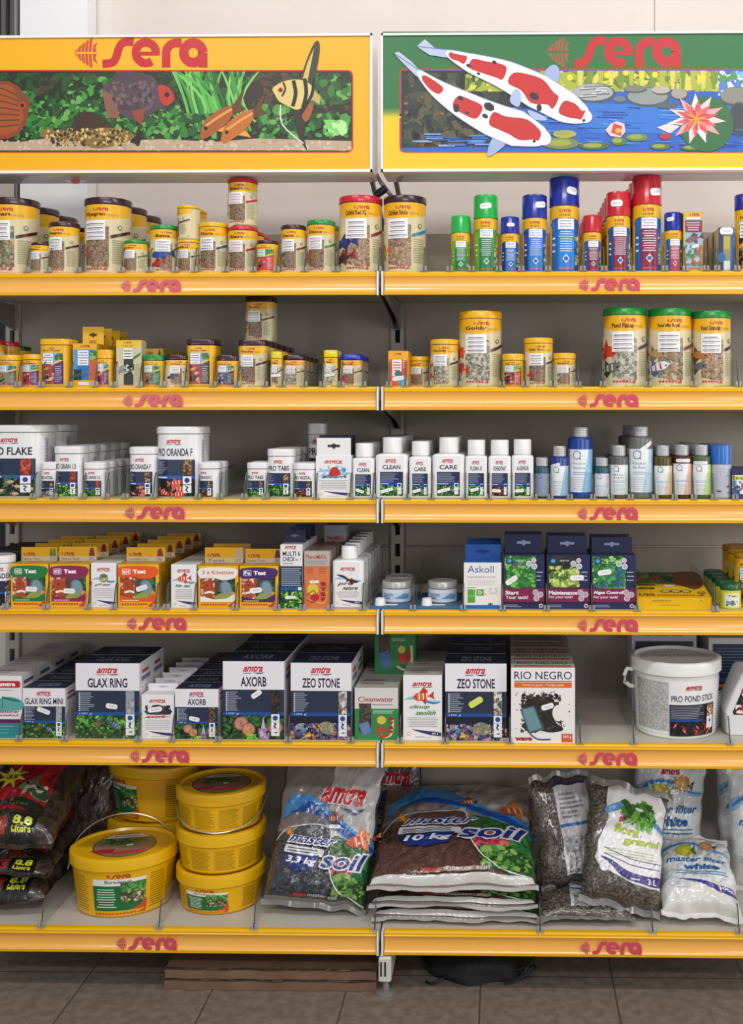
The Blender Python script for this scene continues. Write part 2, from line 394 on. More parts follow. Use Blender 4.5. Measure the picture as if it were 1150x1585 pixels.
for i in range(1, 7):
    for bi, bay in enumerate('LR'):
        x0, x1 = BAYX[bay][0]+.003, BAYX[bay][1]-.003
        t = thing('shelf', 'yellow fronted metal %s shelf of the %s bay' % (NM[i], SIDE[bay]), 'shelf', ((x0+x1)/2, 0, SZ[i]), 0, 'yellow fronted metal shelves')
        hw = (x1-x0)/2
        b = MB(); b.box(-hw-.001, hw+.001, .0125, YB-.014, -.030, 0); b.build('board', mat('#c9c2b8', .5, 0, 0, None, ('#c2bab0', 12, .3, .7)), t)
        b = MB(); b.prism(RAILPROF, 'x', -hw+.006, hw-.006); rl = b.build('price_rail', YRAIL, t, 25)
        b = MB(); b.prism([(-.0042, -.0105), (-.0014, -.014), (.0002, -.024), (-.0016, -.040), (-.0058, -.0452), (-.0046, -.0452), (.0, -.040), (.0012, -.024), (0, -.014)], 'x', -hw+.0075, hw-.0075)
        b.build('label_strip', STRIP, rl, 40)
        for s in (-1, 1):
            b = MB(); b.prism([(-.0065, .0004), (-.008, -.052), (.012, -.052), (.012, .0004)], 'x', s*hw-(0 if s < 0 else .0045), s*hw+(.0045 if s < 0 else 0)); b.build('rail_end_cap', CAPM, t)
            if i < 6: b = MB(); b.prism([(.02, -.032), (.02, -.05), (.27, -.075), (YB-.013, -.10), (YB-.013, -.032)], 'x', s*(hw-.004)-.0012, s*(hw-.004)+.0012); b.build('bracket', mat('#8d8881', .5), t)
        a, e = LOGOPX[i][bi]; xa, xe = W(a, 640, 0)[0], W(e, 640, 0)[0]
        c = Cv((xe-xa)/.027); c.wordmark(0, 0, 1, .84, '#cf4a62', '#c8596a')
        c.build('logo', lambda u, v, k: Vector(((xa+u*(xe-xa))-(x0+x1)/2, -.0064-k*EPS, -.0445+v*.0335)), GLOSS, rl)

# ------------------------------------------------------------------ header signs
def sign(nm, label, px0, px1, face, pict, px_l, logo_px, shade):
    ya = -.012; a, zt = W(px0, 53, ya); e, zb = W(px1, 266, ya)
    zt = W(575, 51.5, ya)[1]; zb = W(575, 266, ya)[1]
    t = thing('header_sign', label, 'sign', ((a+e)/2, 0, zb), 0, 'illuminated header signs')
    ox = -(a+e)/2
    b = MB(); b.bbox(a+ox, e+ox, ya+.004, ya+.112, 0, zt-zb, .004); b.build('housing', mat('#f8f6f4', .3, 0, .4), t, 40)
    f = lambda z0: (lambda u, v, k: Vector((W(u, v, ya)[0]+ox, ya+.0034-(k+z0)*EPS*.2, W(u, v, ya)[1]-zb)))
    def trimmed(c, lo, hi):
        for q in range(len(c.F)): c.F[q] = ([(min(max(x, lo), hi), y) for x, y in c.F[q][0]], c.F[q][1], c.F[q][2])
        return c
    # the frame holding the face
    b = MB(); b.box(a+ox, e+ox, ya-.001, ya+.005, 0, .006); b.box(a+ox, e+ox, ya-.001, ya+.005, zt-zb-.005, zt-zb)
    b.box(a+ox, a+ox+.004, ya-.001, ya+.005, 0, zt-zb); b.box(e+ox-.004, e+ox, ya-.001, ya+.005, 0, zt-zb); b.build('frame', mat('#f0efee', .25), t)
    trimmed(face, px0+2, px1-2).build('face_panel', f(0), BOARD, t); trimmed(pict, px0+3, px1-3).build('picture', f(6), BOARD, t)
    x, y, w, h = logo_px
    c = Cv(1); c.wordmark(x, y+h, w, -h, '#c3131f', shade); c.build('lettering', f(12), BOARD, t)
    for s in (a+.018, e-.018):
        b = MB(); b.tube([(s+ox, ya+.11, .02), (s+ox, .39, -.06)], .006); b.build('support_arm', mat('#77736e', .4, .5), t)
    return t
q = lambda pts: [(x/1.917, y/1.917) for x, y in pts]
fc = Cv(1); fc.rect(-112, 54, 684, 210, '#f2b100')
p = Cv(1); p.poly(rr(-113, 546.5, 107.5, 236, 9, 4), '#c3281c'); p.poly(rr(-113, 544.5, 109.5, 234, 8, 4), '#18230f'); p.clip = (-113, 110, 544, 234)
GL = ['#235c20', '#2f7a2b', '#45963c', '#17451a', '#6ba84e', '#1e4f22', '#12300f']
p.poly(smooth(q([(40, 270), (150, 225), (280, 216), (290, 240), (170, 262), (60, 300)])), '#4a3626')
p.grit(-110, 112, 653, 96, ['#132a10', '#1b3817', '#24481e', '#152a12', '#2a5222'], 900, 5, 3, 1.4)
p.poly(smooth(q([(690, 350), (760, 225), (860, 212), (1040, 214), (1043, 330), (900, 345), (800, 300), (730, 360)])), '#2e2118')
p.grit(380, 112, 163, 75, ['#4a3828', '#5c452f', '#2a1e15', '#3a4a22'], 90, 4, 5, 2)
g = random.Random(4)
for i in range(46):
    bx = 565+g.random()*170; tx = 505+g.random()*270; col = g.choice(['#3f9a37', '#2f862e', '#62b850', '#256c28', '#7fca66'])
    p.stroke(smooth(q([(bx*.4+tx*.6+30, 360+g.random()*30), ((bx+tx)/2, 290), (tx, 208)]), 3, False), [3.2, 3.6, 4, 4.2, 4, 3.4, 2.6], col)
p.grit(95, 118, 110, 90, GL, 160, 4.6, 7, 1.4, 6); p.grit(-60, 140, 190, 70, GL, 300, 4.4, 8, 1.4, 6); p.grit(20, 160, 260, 56, GL, 420, 4.2, 9, 1.4, 6); p.grit(400, 160, 143, 55, GL, 90, 5, 10, 1.4, 6); p.grit(480, 112, 63, 50, GL, 46, 6, 11, 1.4, 6)
p.grit(225, 175, 110, 40, GL, 90, 5, 12, 1.3, 6)
p.poly(q([(-220, 416), (60, 420), (150, 408), (320, 418), (480, 412), (640, 420), (760, 410), (1043, 418), (1043, 446), (-220, 446)]), '#bfa58b'); p.grit(-110, 216, 653, 17, ['#c9b199', '#b0967c', '#d4bfa9'], 200, 2, 2)
p.grit(500, 185, 40, 26, ['#7fcf66', '#b6e69a', '#4aa845'], 16, 6, 21, 1.6, 5)
# discus at the left, head to the right
p.ell(4, 170, 40, 46, '#8c3f1d'); p.ell(4, 170, 34, 40, '#a4501f')
for k in range(7): p.stroke(smooth([(-30, 140+k*9), (0, 136+k*10), (30, 150+k*7)], 4, False), 2, '#5f3a22')
p.poly([(20, 130), (44, 150), (46, 165), (36, 178), (28, 160)], '#7e4322'); p.ell(34, 163, 6, 6, '#c33a20'); p.ell(34, 163, 3, 3, '#111')
# red-headed cichlid
p.poly(smooth(q([(300, 265), (345, 232), (390, 215), (450, 225), (470, 250), (520, 290), (495, 315), (460, 330), (420, 358), (390, 355), (350, 330)])), '#54414a')
p.poly(smooth(q([(330, 240), (360, 205), (420, 220), (455, 248), (400, 250)])), '#4c3a44'); p.poly(q([(300, 262), (318, 350), (352, 350), (345, 290)]), '#8a5a4a')
p.poly(smooth(q([(470, 252), (500, 260), (516, 288), (498, 312), (476, 300)])), '#c22f28'); p.ell(258, 146, 4, 4, '#200f0f'); p.ell(228, 148, 7, 12, '#3a2a33')
p.grit(170, 125, 70, 45, ['#6b5660', '#47363e', '#7a5f58'], 60, 3, 31)
p.poly(q([(390, 330), (430, 320), (420, 372), (398, 352)]), '#96402f')
# spotted catfish
p.poly(smooth(q([(215, 400), (225, 345), (262, 330), (300, 345), (335, 385), (300, 410)])), '#3d2a1c')
p.poly(smooth(q([(120, 405), (140, 380), (230, 390), (300, 378), (370, 385), (398, 405), (360, 425), (290, 440), (235, 425), (180, 412)])), '#8a6a34')
p.grit(70, 198, 130, 28, ['#2d1f12', '#c3a45e', '#3a2817', '#d8bd74'], 190, 2, 33, 1.1)
p.poly(smooth(q([(385, 420), (410, 395), (425, 385), (418, 412), (410, 434), (398, 425)])), '#241a12')
# two golden fish
for dx, dy, c1 in ((-62, -12, '#a4581d'), (0, 0, '#c06a22')):
    p.poly(smooth(q([(655+dx, 412+dy), (670+dx, 370+dy), (715+dx, 335+dy), (758+dx, 325+dy), (742+dx, 368+dy), (700+dx, 405+dy), (665+dx, 425+dy)])), c1)
    p.poly(q([(748+dx, 330+dy), (790+dx, 265+dy), (775+dx, 320+dy), (792+dx, 335+dy), (752+dx, 352+dy)]), '#5e3a1c'); p.poly(q([(705+dx, 400+dy), (745+dx, 408+dy), (728+dx, 385+dy)]), '#e2a23a')
    p.stroke(smooth(q([(672+dx, 385+dy), (715+dx, 355+dy), (750+dx, 335+dy)]), 4, False), 4, '#e09a4a'); p.ell((672+dx)/1.917, (392+dy)/1.917, 3, 3, '#1a0f0a')
p.clip = None
# angelfish, its fins crossing the frame
p.poly(smooth(q([(893, 245), (905, 190), (930, 130), (945, 122), (948, 150), (938, 215), (930, 255)])), '#3a3218'); p.poly(q([(897, 235), (912, 185), (932, 140), (920, 200), (912, 240)]), '#cdb96a')
p.poly(smooth(q([(888, 300), (905, 325), (905, 375), (902, 410), (911, 444), (896, 425), (880, 390), (872, 340)])), '#2b2413')
p.poly(smooth(q([(808, 262), (830, 246), (862, 236), (900, 238), (930, 260), (932, 288), (905, 312), (880, 325), (850, 312), (828, 300), (815, 280)])), '#dcc676')
p.poly(q([(930, 265), (950, 285), (948, 310), (925, 295)]), '#c4ab5e'); p.poly(smooth(q([(900, 300), (930, 310), (912, 360), (896, 345)])), '#a05a28')
for a, e in (((870, 238), (868, 315)), ((903, 232), (898, 320)), ((840, 244), (836, 285))): p.stroke(smooth(q([a, ((a[0]+e[0])/2+8, (a[1]+e[1])/2), e]), 4, False), 6 if a[0] > 850 else 3, '#15110c')
p.stroke(smooth(q([(930, 230), (925, 280), (890, 340)]), 4, False), 5, '#15110c')
p.stroke(smooth(q([(832, 310), (838, 370), (900, 425)]), 4, False), 2, '#dfe4d8'); p.ell(434, 139, 4, 4, '#b33'); p.ell(434, 139, 2, 2, '#111')
sign('L', 'long yellow header sign with a planted aquarium picture and red lettering', -112, 576, fc, p, 0, (113, 58, 208, 46), '#c8442a')
q = lambda pts: [(x/1.949+560, y/1.949) for x, y in pts]
fc = Cv(1); fc.rect(590, 48, 700, 218, '#24703a'); fc.rect(590, 180, 700, 86, '#efc60a')
for k in range(6): fc.rect(590, 166+k*2.6, 700, 3, ['#33783a', '#54893c', '#768f36', '#98a12c', '#bab222', '#d8c218'][k])
p = Cv(1); p.poly(rr(618, 1292, 105.5, 236, 8, 4), '#c0281e'); p.poly(rr(620.5, 1290, 108, 234, 7, 4), '#1d5fc4'); p.clip = (621, 108.5, 1289, 233.5)
p.poly(q([(115, 212), (400, 212), (640, 260), (640, 320), (420, 330), (330, 440), (115, 445)]), '#1e2524')
p.grit(622, 112, 150, 115, ['#2f3b2c', '#12181a', '#3f4a34', '#26352f', '#5a5238'], 230, 6, 41, 2.2)
p.grit(622, 130, 70, 70, ['#c25a2a', '#8a3f22'], 12, 2, 42)
p.rect(880, 109, 232, 30, '#8f9a2c'); p.grit(720, 109, 395, 32, ['#c2bd3c', '#6f8a2a', '#a8b336', '#e0d25a', '#557524'], 260, 5, 43, 2.6)
for x in range(14): p.poly(q([(650+x*31, 212), (668+x*31, 212), (664+x*31, 268), (655+x*31, 268)]), ['#d8cf62', '#7a9430', '#b3b548'][x % 3])
for x, y in ((628, 232), (797, 218), (845, 226), (885, 224), (1030, 234), (740, 226)): p.ell(x/1.949+560, y/1.949, 5, 5, '#f3dc26', n=7)
p.rect(1113, 109, 180, 40, '#4f83d0'); p.grit(1112, 109, 180, 46, ['#8db6ee', '#3a66b8', '#dfeafc', '#4d9a4a'], 170, 3.5, 44)
p.poly(q([(640, 300), (720, 312), (1150, 318), (1420, 318), (1420, 400), (700, 400), (520, 330)]), '#2a76d2')
for cx, cy, rx, ry, c1 in ((700, 280, 66, 30, '#a9adb0'), (865, 292, 66, 30, '#8f9a94'), (905, 272, 30, 14, '#b9b3a6'), (780, 300, 20, 10, '#6d7a80'), (825, 268, 36, 12, '#7d8078'), (960, 284, 26, 18, '#a79f94'), (920, 318, 34, 11, '#55606a'), (1130, 290, 50, 30, '#8a8a80'), (1140, 360, 34, 54, '#3d4448'), (1300, 300, 90, 30, '#8f9a94')):
    p.ell(cx/1.949+560, cy/1.949, rx/1.949, ry/1.949, '#4a5256', n=16); p.ell(cx/1.949+559, cy/1.949-1.5, rx/2.1, ry/2.3, c1, n=16)
g = random.Random(8)
for i in range(9): p.stroke(q([(650+g.random()*90, 262+i*4), (690+g.random()*70, 258+i*4)]), 1.3, '#e8e8e4' if i % 2 else '#3a4246')
for i in range(120):
    x = 390+g.random()*1000; y = 322+g.random()*120
    p.stroke(q([(x, y), (x+20+g.random()*60, y+3*g.random())]), 1.2+g.random(), g.choice(['#3f8be0', '#1648a0', '#2f6ccc', '#5b9eea', '#174fae']))
for i in range(26):
    x = 150+g.random()*200; y = 402+g.random()*40; p.stroke(q([(x, y), (x+50, y)]), 2, g.choice(['#3a7ed6', '#2458a8', '#86b4e8']))
for cx, cy, rx, ry, c1 in ((600, 432, 56, 18, '#6f8a34'), (612, 404, 36, 12, '#b8ac3a'), (700, 440, 46, 12, '#3f6b34'), (775, 425, 24, 14, '#4d7a38'), (830, 414, 34, 12, '#6b8a3c'), (900, 442, 30, 10, '#4a7434'), (1000, 446, 40, 9, '#3a6a30')):
    p.ell(cx/1.949+560, cy/1.949, rx/1.949, ry/1.949, c1, n=14); p.ell(cx/1.949+558, cy/1.949-1, rx/3, ry/3.4, '#94a84a', n=10)
def lily(cx, cy, r, seed):
    for rad, n, cols, ph in ((1, 11, ['#f2d3d3', '#e7a7a8', '#f6e4e2'], .1), (.74, 10, ['#e0666c', '#d8545c'], .4), (.46, 9, ['#d03c48', '#e26a5a'], .2)):
        for k in range(n):
            a = ph+2*PI*k/n
            p.poly([(cx+r*rad*u*math.cos(a+s), cy+r*rad*u*math.sin(a+s)*.86) for u, s in ((.1, 0), (.55, .26), (1, 0), (.55, -.26))], cols[k % len(cols)])
    for k in range(12): p.stroke([(cx, cy), (cx+r*.3*math.cos(k), cy+r*.26*math.sin(k))], 1.6, '#f0a030')
p.poly(q([(735, 392), (752, 372), (770, 366), (792, 372), (795, 398), (780, 414), (750, 410)]), '#e9c9c9'); p.poly(q([(752, 400), (760, 372), (785, 380), (782, 410)]), '#cf3b3f'); p.ell(957, 202, 5, 4, '#eab24a')
p.clip = None
p.ell(1040/1.949+560, 374/1.949, 42, 43, '#2e6b3a', n=26); p.poly(q([(890, 384), (925, 372), (960, 380), (930, 402)]), '#eedada'); p.ell(1030, 211, 9, 5, '#c0283a'); lily(1010/1.949+560, 358/1.949, 46, 1)
gk = random.Random(12)
def koi(sp, wd, reds, blacks, tail, fins):
    p.poly(q(tail), '#b9c4e2'); p.stroke(q([tail[0], tail[3]]), 1.5, '#5f78ae')
    for f in fins[:1]: p.poly(smooth(q(f), 3), '#9fb3de')
    P = smooth(q(sp), 5, False); Wd = []
    for i in range(len(P)): t = i/(len(P)-1)*(len(wd)-1); k = min(int(t), len(wd)-2); Wd.append((wd[k]+(wd[k+1]-wd[k])*(t-k))/1.949)
    p.stroke(P, [w_+2.5 for w_ in Wd], '#8f9cbc'); p.stroke(P, Wd, '#eef0f4'); e = P[-1]; d = Wd[-1]; p.ell(e[0]-3, e[1]-1, d*.62, d*.48, '#eef0f4', .5)
    n = len(P)-1
    for a, c_, off, wf in reds:
        i0, i1 = int(a*n), max(int(c_*n), int(a*n)+2); seg = P[i0:i1+1]
        up, dn = [], []; tx, ty = seg[-1][0]-seg[0][0], seg[-1][1]-seg[0][1]; l = math.hypot(tx, ty); nx_, ny_ = -ty/l, tx/l; m = len(seg)
        for k, (x, y) in enumerate(seg):
            w_ = Wd[i0+k]*wf/2*math.sin(PI*(.16+.68*k/(m-1)))**.45; u1, u2 = .55+.5*gk.random(), .45+.5*gk.random()
            if k % 2 == 0 or m < 5 or k == m-1: up.append((x+nx_*w_*min(u1, .98), y+ny_*w_*min(u1, .98))); dn.append((x-nx_*w_*u2, y-ny_*w_*u2))
        p.poly(smooth(up+dn[::-1], 4), '#c81f22')
    for x, y, r in blacks: p.ell(x/1.949+560, y/1.949, r/1.949, r*.7/1.949, '#22222e', .5+x % 2, 7)
    for f in fins[1:]: p.poly(smooth(q(f), 3), '#aebce4')
    x, y = sp[-2]; p.ell((x+50)/1.949+560, (y+38)/1.949, 2.4, 2.4, '#1a1a22')
koi([(255, 158), (330, 190), (430, 225), (530, 275), (620, 325), (675, 350)], [14, 56, 84, 104, 92, 44],
    [(.06, .16, 0, .9), (.22, .4, 0, .86), (.46, .72, -.4, .8), (.76, .97, -.2, .8)], [(322, 198, 8), (400, 188, 8), (520, 290, 16), (535, 325, 12), (352, 222, 6)],
    [(165, 140), (190, 118), (222, 146), (262, 150), (258, 174), (205, 166)], [[(550, 225), (572, 196), (594, 205), (592, 248)], [(540, 345), (500, 332), (520, 360), (560, 362)]])
koi([(168, 215), (225, 265), (300, 312), (390, 358), (470, 388), (548, 415)], [12, 50, 78, 98, 108, 50],
    [(.1, .24, 0, .8), (.38, .54, 0, .8), (.62, .98, -.1, .82)], [(298, 296, 10), (285, 326, 14), (384, 322, 18), (372, 350, 10), (318, 340, 6)],
    [(96, 160), (112, 156), (150, 186), (176, 214), (166, 232), (120, 186)], [[(395, 415), (378, 470), (405, 460), (435, 430)], [(446, 305), (462, 268), (480, 282), (474, 322)]])
sign('R', 'long green and yellow header sign with red and white pond carp picture', 590, 1288, fc, p, 0, (844, 56, 211, 47), '#9a5a34')

# clear divider with its clip
def divider(sh, px, label):
    x = W(px, 640, 0)[0]
    t = thing('shelf_divider', label, 'divider', (x, 0, SZ[sh]), 0, 'clear plastic dividers on the %s shelf' % NM[sh])
    b = MB(); b.prism(smooth([(.004, .0012), (.006, .03), (.018, .056), (.06, .062)], 3, False)+[(.33, .062), (.33, .0012)], 'x', -.0006, .0006); pn = b.build('panel', CLEAR, t)
    b = MB(); b.tube([(0, .0035, .003), (0, .0045, .016), (0, .007, .03), (0, .011, .043), (0, .016, .053), (0, .022, .057)], .0015, 6); b.build('front_edge', mat('#4a4845', .3), pn)
    b = MB(); b.bbox(-.0065, -.0015, -.0035, .006, .0022, .0125, .001); b.bbox(.0015, .0065, -.0035, .006, .0022, .0125, .001); b.bbox(-.009, .009, -.005, .004, .0007, .0022, .0005); b.build('clip', CLIP, t)
    return t
# ------------------------------------------------------------------ printed designs
def pic(c, x, y, w, h, kind, seed=1, k=1.0):
    a = c.a; s = h
    P = {'plants': ('#1c3a1c', ['#3f8f36', '#6cb04a', '#2a6a2a', '#8fc860', '#1d4a22']), 'coral': ('#171d33', ['#6a4a82', '#3b4f86', '#8a6a9a', '#c0a8a0', '#24345e', '#b0703c']),
         'dark': ('#14161a', ['#232a26', '#3a2c28', '#1a1c22']), 'green': ('#17401f', ['#4fa63a', '#7cc650', '#2c7a2c', '#a8dc6a', '#1c5a26']),
         'brown': ('#3a1a14', ['#7a3a22', '#5a2a1c', '#8f5a34', '#c08a5a'])}
    bg, cols = P.get(kind if kind in P else 'dark')
    c.rect(x, y, w, h, bg)
    n = int(130*k)
    if kind == 'plants':
        c.grit(x, y, w, h, cols, n, s*.05, seed, 1.9); c.grit(x, y, w, h*.4, ['#24442a', '#54452e', '#2f5a2c'], n//3, s*.06, seed+1, 1.3)
        c.fish(x+w*.35, y+h*.62, s*.55, .2, '#8a7a4c', '#6a5a3a', '#3a3326'); c.fish(x+w*.62, y+h*.6, s*.6, 2.5, '#7d93b8', '#4a5a80', '#22304c')
    elif kind == 'coral':
        c.grit(x, y, w, h*.7, cols, n, s*.06, seed, 1.2, 6)
        c.ell(x+w*.15, y+h*.55, s*.14, s*.12, '#8c94a8'); c.grit(x+w*.08, y+h*.45, w*.14, h*.22, ['#aab0bc', '#6a7490'], 20, s*.03, seed)
        c.ell(x+w*.6, y+h*.5, s*.36, s*.27, '#8a8670', -.3); c.grit(x+w*.45, y+h*.3, w*.3, h*.42, ['#c2bda0', '#6c6a5a', '#a29c80'], 70, s*.025, seed)
        c.fish(x+w*.2, y+h*.38, s*.4, 3.6, '#4d8fbf', '#2f6a9c'); c.fish(x+w*.3, y+h*.18, s*.36, .15, '#e2c42e', '#c8a41e')
    elif kind == 'discus':
        c.grit(x, y, w, h, ['#1f4a26', '#2d6a30', '#102418', '#3d7a3a'], n, s*.06, seed, 2.2)
        for i, (u, v, r, q) in enumerate(((.3, .66, .3, '#c88a78'), (.42, .42, .28, '#cf8d66'), (.86, .5, .3, '#c4846a'))):
            c.ell(x+w*u, y+h*v, s*r*1.05, s*r, '#8f5a4e'); c.ell(x+w*u, y+h*v, s*r*.9, s*r*.85, q); c.grit(x+w*u-s*r*.6/a, y+h*v-s*r*.5, s*r*1.2/a, s*r, ['#dca890', '#b07a80', '#a86850'], 16, s*.04, seed+i)
        c.poly([(x+w*.6, y+h*.1), (x+w*.66, y+h*.95), (x+w*.72, y+h*.1)], '#b9bcd4'); c.grit(x+w*.58, y, w*.18, h*.5, ['#7a5a8c', '#a07aa8', '#c8b4d0'], 24, s*.06, seed)
        c.grit(x+w*.38, y, w*.2, h*.22, ['#8fd03c', '#6ab82c'], 14, s*.06, seed)
    elif kind == 'redfish':
        g = random.Random(seed); c.grit(x, y, w, h, ['#17181f', '#0e0f14', '#26262e'], n//3, s*.1, seed)
        for i, (u, v, sz, q) in enumerate(((.55, .8, .75, 3.3), (.66, .45, .75, 3.15), (.25, .25, .6, 2.6), (.62, .15, .7, 3.2))): c.fish(x+w*u, y+h*v, s*sz*(1.2 if a > .9 else .9), q, '#c8402a', '#d85a3a', '#e8d8d0')
    elif kind == 'koi':
        g = random.Random(seed); c.grit(x, y, w, h, ['#1a1c26', '#2a2a34'], n//2, s*.1, seed)
        for i in range(int(9*k)): c.fish(x+w*(.1+.8*g.random()), y+h*(.1+.8*g.random()), s*.42, g.random()*6, g.choice(['#c84a2a', '#d86a34', '#e8e0d8', '#c02c2c']), '#9a3a2a', g.choice([None, '#e8e0d8', '#2a2a34']), .3, False)
    elif kind == 'pale':
        c.grit(x, y, w, h, ['#1f4a2a', '#0f2a18', '#3a7a3a'], n//2, s*.08, seed)
        for i, (u, v, q) in enumerate(((.5, .8, 3.2), (.65, .55, 3.0), (.3, .3, 3.4), (.6, .15, 3.1), (.9, .4, 3.2))): c.fish(x+w*u, y+h*v, s*.5, q, '#c8a488', '#a07a5a', '#e8dcc8')
    elif kind == 'test':                                  # clown fish on the left, discus on the right
        c.grit(x+w*.4, y, w*.6, h, ['#1c5a3a', '#2c7a44', '#5a7a34', '#123a2c'], n, s*.06, seed, 1.6); c.rect(x, y, w*.42, h, '#a83a22')
        c.grit(x, y, w*.42, h, ['#d8b0a0', '#8a3a2a', '#efd8cc', '#b85a44', '#c88a78'], 60, s*.045, seed+3, 2.6)
        c.poly(smooth([(x+w*.1, y+h*.8), (x+w*.3, y+h*.85), (x+w*.4, y+h*.5), (x+w*.36, y+h*.12), (x+w*.2, y+h*.06), (x+w*.1, y+h*.3)]), '#a8481e')
        c.stroke([(x+w*.12, y+h*.3), (x+w*.28, y+h*.36), (x+w*.4, y+h*.3)], s*.1, '#f2ece4'); c.ell(x+w*.2, y+h*.68, s*.03, s*.04, '#1a1210')
        c.ell(x+w*.56, y+h*.62, s*.22, s*.3, '#5a4034'); c.ell(x+w*.74, y+h*.5, s*.3, s*.42, '#5d7a88', .3); c.ell(x+w*.75, y+h*.52, s*.22, s*.34, '#8098a4', .3)
        c.poly(smooth([(x+w*.4, y+h*.06), (x+w*.6, y+h*.3), (x+w*.84, y+h*.22), (x+w*.95, y), (x+w*.5, y)]), '#93a04a'); c.ell(x+w*.95, y+h*.2, s*.12, s*.2, '#d89a3a', .4)
    else: c.grit(x, y, w, h, cols, n, s*.055, seed, 1.6)
    return c
FOOD = {'flake': ['#8a8468', '#b0a888', '#5e6a54', '#a48a68', '#6d6048'], 'gran': ['#9a7c62', '#7a5c46', '#b89a7c', '#5c4436'], 'dgran': ['#5a4038', '#7a5a4a', '#3c2a26', '#8c6a5a'],
        'brown': ['#6a4430', '#8a5a3a', '#4a2e22', '#7a4c34'], 'stick': ['#a08268', '#c2a488', '#7a5e4a', '#b49478'], 'grey': ['#8c8c7c', '#b0b0a0', '#6c6c60', '#c4c2b0'], 'mix': ['#8a7a5c', '#b8aa88', '#5e5a48', '#a88060', '#7c8068']}
BRN = '#4a1f22'
def cv_new(a, nm, food, acc=BRN, fish=(), sub='nature', k=1.0, seed=1, sx=0, name_c='#5a2a1e', pill=None):   # tan tub design
    c = Cv(a); T = '#d8cba4'
    c.rect(0, 0, 1, 1, T)
    c.poly([(0, .84), (.2, .80), (.42, .775), (.6, .78), (.8, .81), (1, .85), (1, 1), (0, 1)], '#f0b41a')
    c.wordmark(.40+sx, .905, .24, .05, '#b3332a'); c.text(nm, .26+sx, .82, .34, .07, name_c, .03); 
    if sub: c.text(sub, .62+sx, .828, .16, .04, '#a8923a', 0)
    c.rect(.27+sx, .08, .38, .60, '#8e7a62'); c.grit(.27+sx, .08, .38, .6, FOOD[food], int(420*k), .011 if food in ('gran', 'dgran', 'stick', 'brown') else .024, seed, 2.2 if food == 'stick' else 1.2)
    c.rect(.0, .105, .27+sx, .6, T); c.ell(.27+sx, .02, .2, .09, T)
    for i, (kind, fx, fy, L, an, b, f, st) in enumerate(fish): c.fish(fx+sx, fy, L, an, b, f, st, .5 if kind == 'd' else .34)
    c.rect(.27+sx, .48, .33, .285, '#f4f3f2'); c.lines(.285+sx, .495, .3, .25, 4, '#4a3a5a' if acc != '#b3202e' else '#b3202e', seed, .2, .25, True); c.lines(.285+sx, .47, .3, .25, 4, '#8a86a0', seed+3, .12, .4, True)
    c.poly([(.67+sx, .50), (.97, .60), (.97, .645), (.67+sx, .545)], acc)
    c.ell(.79+sx*.6, .665, .035, .035, '#5f7a5e'); c.ell(.79+sx*.6, .665, .02, .02, T)
    c.lines(.69+sx, .13, .22, .36, 11, '#9aa082', seed+5, .3, .35)
    c.fishrow(.28+sx, .035, .36, .07, 6, '#c2414a'); c.rect(.9, .05, .03, .02, '#333')
    if pill: sticker(c, *pill)
    return c
def cv_old(a, nm, bg, pa, pb, k=1.0, seed=1, text_c='#8a2a1e', name=True, tint='#7db0d8', pill=None):        # yellow tub with a picture panel
    c = Cv(a); c.rect(0, 0, 1, 1, '#eeb518'); c.wordmark(.34, .915, .2, .04, '#c0392b'); c.text(nm, .24, .845, .44, .055, text_c, .03)
    c.rect(.2, .04, .55, .78, tint); c.grit(.2, .4, .2, .4, ['#4a8a3a', '#9ac0dc', '#6aa84a'], int(30*k), .04, seed)
    c.rect(.2, .04, .33, .5, pa); c.grit(.2, .04, .33, .5, [pa, '#2a2022', '#d8b27a', pb], int(26*k), .035, seed+1)
    c.fish(.33, .42, .2, .3, '#d89a4a', '#b86a2a'); c.fish(.34, .2, .2, .4, '#1f1a20', '#3a3038')
    c.poly([(.53, .04), (.76, .04), (.76, .62), (.53, .52)], pb); c.lines(.55, .08, .18, .42, 8, '#d8c8d8', seed, .25, .3)
    c.poly([(.53, .53), (.76, .63), (.76, .69), (.53, .58)], '#f0c030'); c.grit(.55, .64, .2, .17, ['#3f7a34', '#62a048', '#2a5a2a'], int(24*k), .03, seed+2)
    c.rect(.24, .54, .26, .26, '#f2f2f4'); c.lines(.25, .55, .24, .23, 4, '#4a4460', seed, .3, .3, True); c.fishrow(.22, .055, .3, .05, 6, '#e0586a')
    if pill: sticker(c, *pill)
    return c
def sticker(c, x, y, w, h, ang=0, col='#f4f4f6', r=.4):                       # little price sticker; w, h in height units
    c.rrect(x, y, w, h, '#c8c8cc', ang, r); c.rrect(x, y, w*.95, h*.9, col, ang, r)
    c.z += 1
    for i in (-.24, -.08, .06, .22): c.poly(c.rot([(w*i, -h*.14), (w*(i+.1), -h*.14), (w*(i+.1), h*.16), (w*i, h*.16)], x, y, ang), '#cbc9d2' if col != '#e2f02a' else '#a8b81c', True)
    return c
NAVY = '#232f4d'
